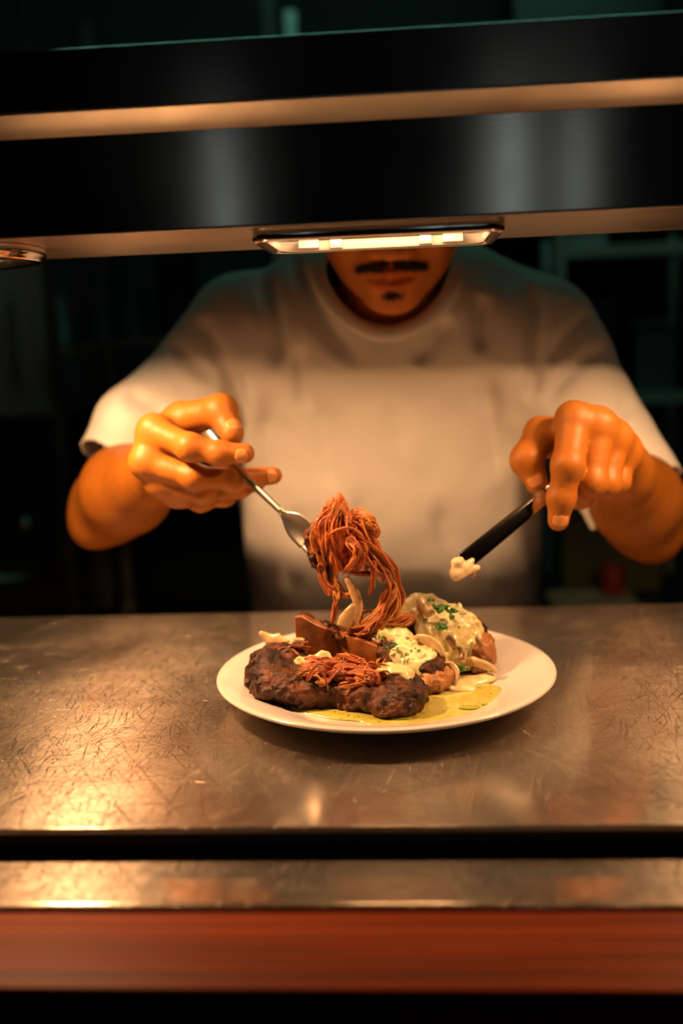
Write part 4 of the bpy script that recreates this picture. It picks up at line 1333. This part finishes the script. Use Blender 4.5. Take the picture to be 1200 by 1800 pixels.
f.cap((0.060, -0.010, 0.010), (0.085, 0.004, 0.0098), 0.012, 0.008, 0.008, (1, 1, 2.0))
f.cap((0.056, -0.020, 0.010), (0.070, -0.020, 0.0095), 0.008, 0.005, 0.008, (1, 1, 2.0))
f.rough([(120, 0.0022)])
rest(f, 0.002)
tag(mesh('cream_sauce', *f.surface(2), 'cream'), 'lumpy cream sauce spilled on the plate right of the ribs', 'sauce', 'cream sauce on the ribs')
f = Field(spaced([(-0.085, 0.0008), (-0.03, None)]), spaced([(-0.055, 0.0008), (0.0, None)]), spaced([(0.02, 0.0008), (0.062, None)]), 0.02)
f.cap((-0.0672, -0.0300, 0.0363), (-0.0508, -0.0220, 0.0382), 0.0050, 0.0058, 0.005)
f.cap((-0.0508, -0.0220, 0.0382), (-0.0443, -0.0280, 0.0376), 0.0048, 0.0030, 0.005)
f.cap((-0.0576, -0.0340, 0.0374), (-0.0575, -0.0420, 0.0334), 0.0038, 0.0024, 0.004)
f.rough([(160, 0.0022), (400, 0.0008)])
tag(mesh('cream_sauce', *f.surface(2), 'cream'), 'small dab of cream sauce on the left of the front rib', 'sauce', 'cream sauce on the ribs')

# everything below that lies on the food finds its height here
def food_top():
    hgt = {}
    best = np.minimum(ALL, f1.F)
    ins = best < 0.0035
    top = np.where(ins.any(2), GZ[ins.shape[2] - 1 - np.argmax(ins[:, :, ::-1], 2)], 0.0105)
    return top
TOP = food_top()
def top_at(x, y):
    i = int(np.clip(np.searchsorted(GX, x), 0, len(GX) - 1))
    j = int(np.clip(np.searchsorted(GY, y), 0, len(GY) - 1))
    return float(TOP[i, j])

# mushrooms: sliced, each its own thing
def slice_shape(P, w, t, wdir, n=16, shape=None):
    C = catmull(P, n)
    s = np.linspace(0, 1, n)
    ww = np.array(w)
    ww = np.interp(s, np.linspace(0, 1, len(ww)), ww)
    tt = np.full(n, t)
    tt[0] *= 0.4
    tt[-1] *= 0.4
    return sweep(C, ww, tt, wdir, 10, power=0.8)
MUSH = [
    ([(0.0302, 0.0340, 0.0724), (0.0343, 0.0280, 0.0669), (0.0393, 0.0200, 0.0615)], [.0036, .0048, .0052, .0044], .0042, (1, 0, 0.4), 'mush', 'pale mushroom stem standing on top of the rear rib'),
    ([(0.0220, 0.0080, 0.0420), (0.0329, 0.0020, 0.0456), (0.0425, -0.0040, 0.0414), (0.0487, -0.0080, 0.0328)], [.003, .0058, .0060, .003], .0022, (0.3, -0.5, 1), 'mush', 'curved mushroom cap slice between middle and rear ribs'),
    ([(0.0305, -0.0160, 0.0376), (0.0317, -0.0200, 0.0312), (0.0333, -0.0250, 0.0242), (0.0367, -0.0300, 0.0177)], [.0032, .0044, .0036, .0012], .0030, (1, 0.2, 0.1), 'mush', 'slim mushroom slice hanging down the end of the middle rib'),
    ([(0.0643, 0.0109, 0.0220), (0.0736, 0.0072, 0.0240), (0.0831, 0.0022, 0.0220), (0.0922, 0.0050, 0.0160)], [.003, .0046, .0042, .0018], .0026, (0, -0.4, 1), 'mush', 'long mushroom slice lying at the right on the plate'),
    ([(0.0438, -0.0120, 0.0283), (0.0521, -0.0120, 0.0272), (0.0569, -0.0160, 0.0207), (0.0555, -0.0220, 0.0122)], [.002, .0062, .0070, .003], .0018, (0.6, -0.6, 0.6), 'mush', 'broad mushroom slice folded beside the browned rib end'),
    ([(-0.0024, 0.0500, 0.0547), (0.0115, 0.0520, 0.0569), (0.0289, 0.0500, 0.0550)], [.002, .0028, .0020], .0022, (0, 0, 1), 'gill', 'thin brown mushroom slice at the back of the rear rib'),
    ([(0.0525, 0.0120, 0.0452), (0.0561, 0.0090, 0.0411), (0.0577, 0.0060, 0.0350)], [.002, .0034, .0018], .0014, (1, -0.4, 0.2), 'gill', 'dark mushroom sliver stuck in the cream of the rear rib'),
    ([(0.0617, 0.0100, 0.0367), (0.0643, 0.0070, 0.0317), (0.0645, 0.0030, 0.0270)], [.0016, .0028, .0014], .0014, (1, -0.4, 0.2), 'gill', 'second dark mushroom sliver low in the rear rib cream'),
    ([(0.0764, 0.0160, 0.0435), (0.0790, 0.0130, 0.0374), (0.0777, 0.0100, 0.0314)], [.0014, .0026, .0014], .0012, (1, -0.4, 0.2), 'gill', 'dark mushroom sliver nearest the browned side of the rear rib'),
    ([(-0.0172, 0.0140, 0.0460), (-0.0099, 0.0080, 0.0447), (-0.0035, 0.0010, 0.0427)], [.0014, .0026, .0016], .0016, (0, -0.3, 1), 'gill', 'dark mushroom sliver in the cream behind the bone'),
    ([(-0.1054, 0.0100, 0.0530), (-0.0987, 0.0080, 0.0475), (-0.0906, 0.0040, 0.0435), (-0.0806, 0.0000, 0.0416)], [.0012, .0048, .0095, .0060], .0022, (0.35, 0.1, 1), 'mush', 'pale pointed mushroom slice left of the bone'),
    ([(-0.0790, -0.0060, 0.0414), (-0.0742, -0.0040, 0.0466), (-0.0670, 0.0000, 0.0472)], [.003, .0046, .0028], .0030, (0, -0.4, 1), 'mush', 'small mushroom piece in front of the bone'),
    ([(0.0115, 0.0060, 0.0429), (0.0191, 0.0040, 0.0433), (0.0247, 0.0000, 0.0385)], [.0024, .0048, .0030], .0026, (0.3, -0.5, 1), 'gill', 'brown mushroom cap piece beside the cream on the middle rib'),
]
for P, w, t, wd_, m, lab in MUSH:
    V, F = slice_shape(P, w, t, wd_)
    V = V + 0.0007 * np.stack([vnoise(V * 1.0 + 9, 180), vnoise(V + 5, 180), vnoise(V + 2, 180)], 1)
    tag(mesh('mushroom_slice', V, F, m), lab, 'mushroom', 'mushroom slices among the ribs')

# parsley
def leaf(c, r, nrm):
    nrm = np.asarray(nrm, float)
    nrm /= np.linalg.norm(nrm)
    a = np.cross(nrm, (0.3, 0.9, 0.1))
    a /= np.linalg.norm(a)
    b_ = np.cross(nrm, a)
    k = 7
    V, F = [], []
    for lay in (0.0, -0.0004):
        V.append(np.array(c) + nrm * (0.0003 + lay))
        for i in range(k):
            th = 2 * math.pi * i / k + random.uniform(-0.3, 0.3)
            q = r * random.uniform(0.55, 1.15)
            V.append(np.array(c) + q * (math.cos(th) * a + math.sin(th) * b_) + nrm * (random.uniform(-0.35, 0.6) * r + lay))
    for i in range(k):
        j = (i + 1) % k
        F.append((0, 1 + i, 1 + j))
        F.append((k + 1, k + 2 + j, k + 2 + i))
        F.append((1 + i, k + 2 + i, k + 2 + j, 1 + j))
    return V, F
def parsley(label, spots):
    c0 = spots[0][0]
    t = thing('chopped_parsley', label, 'parsley', tuple(c0), 'chopped parsley on the food')
    for c, n, spread, r in spots:
        for _ in range(n):
            p = np.array(c) + np.array([random.gauss(0, spread), random.gauss(0, spread), abs(random.gauss(0, spread * 0.6))])
            mesh('leaf_flake', *leaf(p, r * random.uniform(0.6, 1.2), (random.gauss(0, .6), -0.5 + random.gauss(0, .5), 0.8)), 'herb', t, smooth=False)
def on_top(x, y, dz=0.001):
    return (x, y, top_at(x, y) + dz)
parsley('bright green parsley heap on top of the rear rib', [((0.0461, 0.0200, 0.0658), 22, .0028, .0026), ((0.0594, 0.0200, 0.0635), 9, .0020, .0022), ((0.0488, 0.0100, 0.0527), 14, .0024, .0024), ((0.0378, 0.0240, 0.0728), 5, .0016, .0018), ((0.0567, 0.0150, 0.0600), 5, .0018, .0018)])
parsley('parsley tuft in the cream at the right of the ribs', [((0.0649, -0.0040, 0.0214), 9, .0020, .0024), ((0.0855, 0.0040, 0.0179), 5, .0012, .0018)])
parsley('parsley bit on the left end of the front rib', [((-0.0997, -0.0040, 0.0412), 6, .0016, .0016)])
parsley('dark parsley flakes on the middle rib cream', [((0.0070, -0.0090, 0.0417), 9, .0030, .0020), ((-0.0035, 0.0050, 0.0474), 6, .0026, .0015), ((0.0138, -0.0160, 0.0360), 6, .0030, .0014)])
t = thing('chopped_parsley', 'fine parsley flakes scattered over sauce and ribs', 'parsley', (0.02, 0.0, 0.02), 'chopped parsley on the food')
for _ in range(70):
    x, y = (random.uniform(0.0, 0.085), random.uniform(-0.02, 0.06)) if random.random() < 0.7 else (random.uniform(-0.03, 0.03), random.uniform(-0.05, 0.03))
    z = top_at(x, y)
    if z < 0.012:
        z = 0.0112
    mesh('leaf_flake', *leaf((x, y, z + 0.0008), random.uniform(0.0006, 0.0013), (random.gauss(0, .3), -0.3, 1)), 'herb', t, smooth=False)

# shredded meat
def strand(P, r, mat, parent, flat=0.6, n=14, name='meat_strand'):
    C = catmull(P, n)
    s = np.linspace(0, 1, n)
    wob = 1 + 0.22 * np.sin(s * random.uniform(5, 14) + random.uniform(0, 6)) + 0.10 * np.sin(s * 31 + random.uniform(0, 6))
    rr = r * wob * np.clip(np.minimum(s * 7 + 0.35, (1 - s) * 5 + 0.18), 0, 1)
    wdir = np.array([random.gauss(0, 1), random.gauss(0, 1), random.gauss(0, 1)])
    if r < 0.0015:
        V, F = sweep(C, rr, rr * flat, wdir, 7)
        return mesh(name, V, F, mat, parent)
    # a flake of meat is a flat sheaf of fine fibres
    T = np.gradient(C, axis=0)
    T /= np.linalg.norm(T, axis=1)[:, None]
    w = wdir - (T @ wdir)[:, None] * T
    w /= np.linalg.norm(w, axis=1)[:, None]
    nn = np.cross(T, w)
    k = int(np.clip(r / 0.00055, 3, 9))
    sheaf = []
    for i in range(k):
        u = (2 * i / (k - 1) - 1) * 0.85
        ph = random.uniform(0, 6.28)
        lift = flat * (0.5 * np.cos(u * 1.4) + 0.35 * np.sin(s * random.uniform(3, 8) + ph))
        fray = np.clip((s - 0.75) * 4, 0, 1) * random.uniform(-0.5, 0.9)
        Q = C + w * (rr * (u + 0.12 * np.sin(s * 9 + ph) + u * fray))[:, None] + nn * (rr * lift)[:, None]
        fr = np.maximum(r / k * 1.55, 0.00042) * (0.75 + 0.35 * np.sin(s * random.uniform(4, 11) + ph)) * np.clip(np.minimum(s * 8 + 0.3, (1 - s) * random.uniform(3, 9) + 0.15), 0, 1)
        sheaf.append(sweep(Q, fr, fr * 0.8, wdir, 5))
    V, F = join(sheaf)
    return mesh(name, V, F, mat, parent)
def bundle(ctrl, n, spread, r, parent, mats, flat=0.6):
    ctrl = np.array(ctrl)
    for _ in range(n):
        off = rng.normal(0, 1, 3)
        P = [c + (off * 0.75 + rng.normal(0, 0.6, 3)) * sp * np.array([1, 0.8, 1]) for c, sp in zip(ctrl, spread)]
        k0 = random.choice([0, 0, 0, 1]) if len(P) > 3 else 0
        strand(P[k0:], random.uniform(*r), random.choice(mats), parent, flat * random.uniform(0.7, 1.2))
S0, S1, S2 = 'shred0', 'shred1', 'shred2'

pm = thing('pulled_meat', 'forkful of glossy pulled meat lifted above the plate', 'meat', (-0.0281, 0.0300, 0.1007))
f = Field(spaced([(-0.075, 0.001), (0.015, None)]), spaced([(0.0, 0.001), (0.075, None)]), spaced([(0.085, 0.001), (0.170, None)]), 0.02)
f.cap((-0.0374, 0.0340, 0.1534), (-0.0431, 0.0300, 0.1258), 0.0085, 0.0160, 0.01)
f.cap((-0.0436, 0.0360, 0.1246), (-0.0326, 0.0360, 0.1069), 0.0150, 0.0100, 0.01)
f.cap((-0.0269, 0.0320, 0.1348), (-0.0130, 0.0300, 0.1161), 0.0125, 0.0105, 0.01)
f.cap((-0.0133, 0.0360, 0.1149), (-0.0007, 0.0340, 0.0976), 0.0100, 0.0060, 0.01)
f.rough([(90, 0.003)])
f.rough([(260, 0.0042), (520, 0.0022)], stretch=(1, 1, 0.16))
mesh('meat_core', *f.surface(1), S1, pm)
f = Field(spaced([(-0.080, 0.0009), (-0.02, None)]), spaced([(0.0, 0.0009), (0.07, None)]), spaced([(0.075, 0.0009), (0.165, None)]), 0.02)
f.cap((-0.0454, 0.0300, 0.1513), (-0.0578, 0.0280, 0.1290), 0.0050, 0.0062, 0.006)
f.cap((-0.0578, 0.0280, 0.1290), (-0.0560, 0.0260, 0.1122), 0.0062, 0.0070, 0.006)
f.cap((-0.0560, 0.0260, 0.1122), (-0.0457, 0.0240, 0.0985), 0.0062, 0.0050, 0.006)
f.rough([(170, 0.0030), (380, 0.0018)])
mesh('peppery_edge', *f.surface(1), 'crust', pm)
bundle([(-0.0356, 0.0240, 0.1579), (-0.0455, 0.0170, 0.1357), (-0.0404, 0.0200, 0.1033)], 15, [.0035, .0058, .0062], (.0016, .0046), pm, [S0, S1, S1, S2], 0.24)
bundle([(-0.0450, 0.0240, 0.1514), (-0.0545, 0.0180, 0.1285), (-0.0482, 0.0200, 0.1010)], 8, [.003, .004, .004], (.0012, .0030), pm, [S1, S2, S2], 0.3)
bundle([(-0.0317, 0.0220, 0.1561), (-0.0272, 0.0180, 0.1446), (-0.0228, 0.0160, 0.1328)], 5, [.0022, .0026, .0030], (.0028, .0044), pm, [S1], 0.45)
bundle([(-0.0260, 0.0220, 0.1439), (-0.0148, 0.0180, 0.1457), (-0.0065, 0.0180, 0.1393), (-0.0088, 0.0220, 0.1299)], 8, [.0030, .0026, .0026, .0028], (.0018, .0036), pm, [S1, S0, S2], 0.5)
bundle([(-0.0238, 0.0200, 0.1370), (-0.0121, 0.0160, 0.1253), (0.0028, 0.0180, 0.1051), (0.0083, 0.0200, 0.0972)], 9, [.0045, .0045, .0030, .0024], (.0020, .0050), pm, [S1, S1, S2], 0.25)
bundle([(-0.0245, 0.0120, 0.1313), (-0.0180, 0.0060, 0.1203), (-0.0282, 0.0100, 0.1052)], 4, [.0026, .0030, .0030], (.0040, .0060), pm, [S1], 0.24)
bundle([(-0.0123, 0.0180, 0.1235), (0.0020, 0.0180, 0.1075), (0.0080, 0.0200, 0.0898), (0.0057, 0.0180, 0.0756), (-0.0053, 0.0140, 0.0586), (-0.0170, 0.0120, 0.0496)], 22, [.0036, .0030, .0028, .0044, .0050, .0055], (.0012, .0030), pm, [S1, S1, S2, S2, S0], 0.4)
bundle([(-0.0078, 0.0140, 0.1111), (-0.0072, 0.0120, 0.0984), (-0.0111, 0.0120, 0.0819)], 2, [.0012, .0012, .0008], (.0022, .0030), pm, [S1], 0.7)
bundle([(-0.0514, 0.0220, 0.1080), (-0.0457, 0.0200, 0.0926), (-0.0383, 0.0180, 0.0811)], 9, [.0035, .0040, .0030], (.0014, .0028), pm, [S2, S2, S1], 0.6)
bundle([(-0.0390, 0.0180, 0.0860), (-0.0416, 0.0180, 0.0712), (-0.0441, 0.0180, 0.0564)], 3, [.0022, .0016, .0008], (.0014, .0024), pm, [S2, S1], 0.6)
bundle([(-0.0393, 0.0180, 0.0801), (-0.0305, 0.0170, 0.0821), (-0.0228, 0.0170, 0.0829)], 3, [.0012, .0016, .0014], (.0014, .0022), pm, [S2], 0.6)
bundle([(-0.0432, 0.0100, 0.1336), (-0.0337, 0.0060, 0.1398), (-0.0221, 0.0080, 0.1396), (-0.0118, 0.0120, 0.1295)], 2, [.0006, .0008, .0008, .0010], (.0011, .0014), pm, [S1], 0.8)
bundle([(-0.0349, 0.0240, 0.1032), (-0.0207, 0.0240, 0.0969), (-0.0053, 0.0240, 0.0956)], 4, [.0012, .0016, .0016], (.0016, .0024), pm, [S0, S1], 0.6)
for P, w in [([(-0.0309, 0.0180, 0.0966), (-0.0246, 0.0160, 0.0842), (-0.0216, 0.0140, 0.0709), (-0.0273, 0.0120, 0.0557)], [.0025, .0042, .0040, .0048]), ([(-0.0249, 0.0140, 0.0739), (-0.0299, 0.0120, 0.0637), (-0.0359, 0.0100, 0.0545)], [.0020, .0055, .0070, .0050])]:
    V, F = slice_shape(P, w, .0018, (1, 0.2, 0.4), 18)
    mesh('fat_strip', V, F, 'fat', pm)

lm = thing('shredded_meat', 'orange-red shredded meat trailing back to the rear rib', 'meat', (0.0018, 0.0300, 0.0500))
bundle([(-0.0307, 0.0160, 0.0487), (-0.0123, 0.0140, 0.0509), (0.0070, 0.0180, 0.0558), (0.0235, 0.0240, 0.0592)], 22, [.0040, .0045, .0045, .0035], (.0012, .0026), lm, [S1, S2, S1], 0.6)
bundle([(-0.0077, 0.0180, 0.0476), (0.0058, 0.0200, 0.0498), (0.0190, 0.0240, 0.0563)], 10, [.0030, .0035, .0030], (.0014, .0028), lm, [S1, S0], 0.6)
bundle([(-0.0120, 0.0200, 0.0656), (-0.0169, 0.0180, 0.0588), (-0.0191, 0.0160, 0.0504)], 7, [.0040, .0035, .0030], (.0010, .0018), lm, [S1, S2], 0.6)

# torn flesh on the front rib
f = Field(spaced([(-0.085, 0.0009), (0.025, None)]), spaced([(-0.085, 0.0009), (0.0, None)]), spaced([(0.008, 0.0009), (0.06, None)]), 0.02)
f.cap((-0.058, -0.034, 0.028), (-0.006, -0.048, 0.024), 0.0105, 0.0105, 0.006)
f.cap((-0.062, -0.028, 0.034), (-0.030, -0.034, 0.030), 0.0070, 0.0070, 0.006)
f.rough([(95, 0.0036)])
f.rough([(280, 0.0042), (520, 0.0022)], stretch=(0.25, 1, 1))
mesh('torn_flesh', *f.surface(1), S0, rib1)
for _ in range(62):
    u, v = random.random(), random.random()
    x = -0.066 + 0.066 * u + random.gauss(0, 0.003)
    y = -0.026 - 0.010 * u - 0.030 * v
    z = max(0.0395 - 0.020 * v - 0.004 * u, top_at(x, y) - 0.002) + random.gauss(0, 0.0022)
    L = random.uniform(0.010, 0.024)
    a = random.gauss(0.2, 0.8) + (math.pi if random.random() < 0.5 else 0)
    d = np.array([math.cos(a), -0.3 * abs(math.sin(a)), 0.75 * math.sin(a)])
    c = np.array([x, y, z])
    k = np.array([random.gauss(0, 1), random.gauss(-0.5, .6), random.gauss(0.4, 1)]) * L * 0.20
    strand([c - d * L * .5, c - d * L * .15 + k, c + d * L * .2 + k * 0.6, c + d * L * .5 - k * 0.4], random.uniform(.0010, .0034), random.choice([S0, S0, S1, S1, S2]), rib1, random.uniform(0.25, 0.5), 10)
bundle([(-0.0948, -0.0240, 0.0387), (-0.0811, -0.0200, 0.0420), (-0.0690, -0.0260, 0.0364)], 12, [.004, .0035, .004], (.0014, .0026), rib1, [S0, S1], 0.5)
bundle([(-0.0607, -0.0120, 0.0439), (-0.0722, -0.0160, 0.0405), (-0.0860, -0.0200, 0.0382)], 6, [.003, .003, .003], (.0014, .0024), rib1, [S0], 0.5)

# ------------------------------------------------------------------ fork
fk = thing('fork', 'steel table fork in the hand, its tines buried in the pulled meat', 'fork', (-0.0871, 0.0600, 0.1450))
A, B, C_, D_ = (np.array(p) for p in ((-0.1807, 0.1280, 0.2295), (-0.1310, 0.0880, 0.1826), (-0.0868, 0.0580, 0.1458), (-0.0458, 0.0300, 0.1086)))
hd = catmull([A, (A + B) / 2, B, (B + C_) / 2, C_], 30)
fx = (D_ - C_) / np.linalg.norm(D_ - C_)
wv = np.array([0.62, -0.30, 0.72])
wv = wv - (wv @ fx) * fx
wv /= np.linalg.norm(wv)
nv_ = np.cross(fx, wv)
s = np.linspace(0, 1, 30)
V, F = sweep(hd, np.interp(s, [0, .15, .7, 1], [.0085, .0080, .0036, .0030]), np.interp(s, [0, .15, .7, 1], [.0014, .0016, .0020, .0022]), wv, 12)
mesh('handle', V, F, 'cutlery', fk)
L = np.linalg.norm(D_ - C_)
def head_pt(t, u):
    dish = -0.0050 * math.sin(math.pi * min(1, t * 1.1)) * (1 - 0.5 * u * u)
    return C_ + fx * L * t + nv_ * dish
n, mth = 16, 11
V, F = [], []
for lay in (1, -1):
    for i in range(n):
        t = 0.56 * i / (n - 1) - 0.02
        hw = np.interp(t, [-.02, .04, .12, .22, .34, .54], [.0030, .0038, .0075, .0112, .0126, .0126])
        for j in range(mth):
            u = 2 * j / (mth - 1) - 1
            th_ = 0.0009 if abs(u) < 0.95 else 0.0003
            th_ = max(th_, np.interp(t, [-.02, .1], [0.0020, 0.0009]) * (1 - u * u))
            V.append(head_pt(t, u) + wv * hw * u + nv_ * (0.0016 * u * u + lay * th_))
m = n * mth
for i in range(n - 1):
    for j in range(mth - 1):
        q = (i * mth + j, i * mth + j + 1, (i + 1) * mth + j + 1, (i + 1) * mth + j)
        F.append(q)
        F.append(tuple(k + m for k in reversed(q)))
rim = [j for j in range(mth)] + [i * mth + mth - 1 for i in range(1, n)] + [(n - 1) * mth + j for j in range(mth - 2, -1, -1)] + [i * mth for i in range(n - 2, 0, -1)]
for a, b in zip(rim, rim[1:] + rim[:1]):
    F.append((b, a, a + m, b + m))
mesh('head', V, F, 'cutlery', fk)
for u in (-0.82, -0.27, 0.27, 0.82):
    P = [head_pt(t, u) + wv * 0.0126 * u * (1 - 0.1 * (t - .5)) + nv_ * 0.0016 * u * u for t in np.linspace(0.52, 1.0, 9)]
    V, F = sweep(P, np.linspace(.0021, .0009, 9), np.linspace(.0010, .0006, 9), wv, 8)
    mesh('tine', V, F, 'cutlery', fk)

# ------------------------------------------------------------------ knife
kn = thing('table_knife', 'steel table knife with cream on its rounded tip', 'knife', (0.1023, 0.0600, 0.1235))
T0, T1, T2 = (np.array(p) for p in ((0.0597, 0.0320, 0.0971), (0.1477, 0.0880, 0.1525), (0.1988, 0.1200, 0.1859)))
kd = (T1 - T0) / np.linalg.norm(T1 - T0)
kw = np.array([0.574, -0.087, -0.764])
kw = kw - (kw @ kd) * kd
kw /= np.linalg.norm(kw)
n = 30
s = np.linspace(0, 1, n)
Lb = np.linalg.norm(T1 - T0)
C = np.array([T0 + kd * Lb * t for t in s])
hw = np.interp(s, [0, .02, .06, .12, .5, 1], [.0014, .0048, .0072, .0080, .0076, .0066])
V, F = sweep(C, hw, np.interp(s, [0, 1], [.0005, .0011]), kw, 10, power=0.7)
mesh('blade', V, F, 'blade', kn)
C = np.array([T1 + (T2 - T1) * t for t in np.linspace(-0.02, 1, 14)])
V, F = sweep(C, np.interp(np.linspace(0, 1, 14), [0, .1, .9, 1], [.0060, .0068, .0086, .0060]), np.interp(np.linspace(0, 1, 14), [0, .15, 1], [.0014, .0036, .0042]), kw, 12)
mesh('handle', V, F, 'cutlery', kn)
f = Field(spaced([(0.04, 0.0006), (0.095, None)]), spaced([(0.0, 0.0006), (0.07, None)]), spaced([(0.07, 0.0006), (0.13, None)]), 0.02)
f.cap((0.0605, 0.0290, 0.0948), (0.0626, 0.0300, 0.1039), 0.0036, 0.0044, 0.004)
f.cap((0.0626, 0.0300, 0.1039), (0.0661, 0.0310, 0.1060), 0.0042, 0.0026, 0.003)
f.cap((0.0609, 0.0280, 0.0935), (0.0796, 0.0360, 0.0977), 0.0046, 0.0028, 0.004)
f.cap((0.0682, 0.0300, 0.0963), (0.0759, 0.0360, 0.1042), 0.0042, 0.0022, 0.003)
f.cap((0.0648, 0.0290, 0.0957), (0.0699, 0.0320, 0.1008), 0.0044, 0.0034, 0.003)
f.rough([(200, 0.0007)])
cd = mesh('cream_dollop', *f.surface(3), 'cream_pale')
tag(cd, 'pale dollop of cream clinging to the knife tip', 'sauce')
strand([(0.0766, 0.0340, 0.0972), (0.0770, 0.0340, 0.0932), (0.0760, 0.0340, 0.0883)], .0013, S2, cd, 0.7, 8)
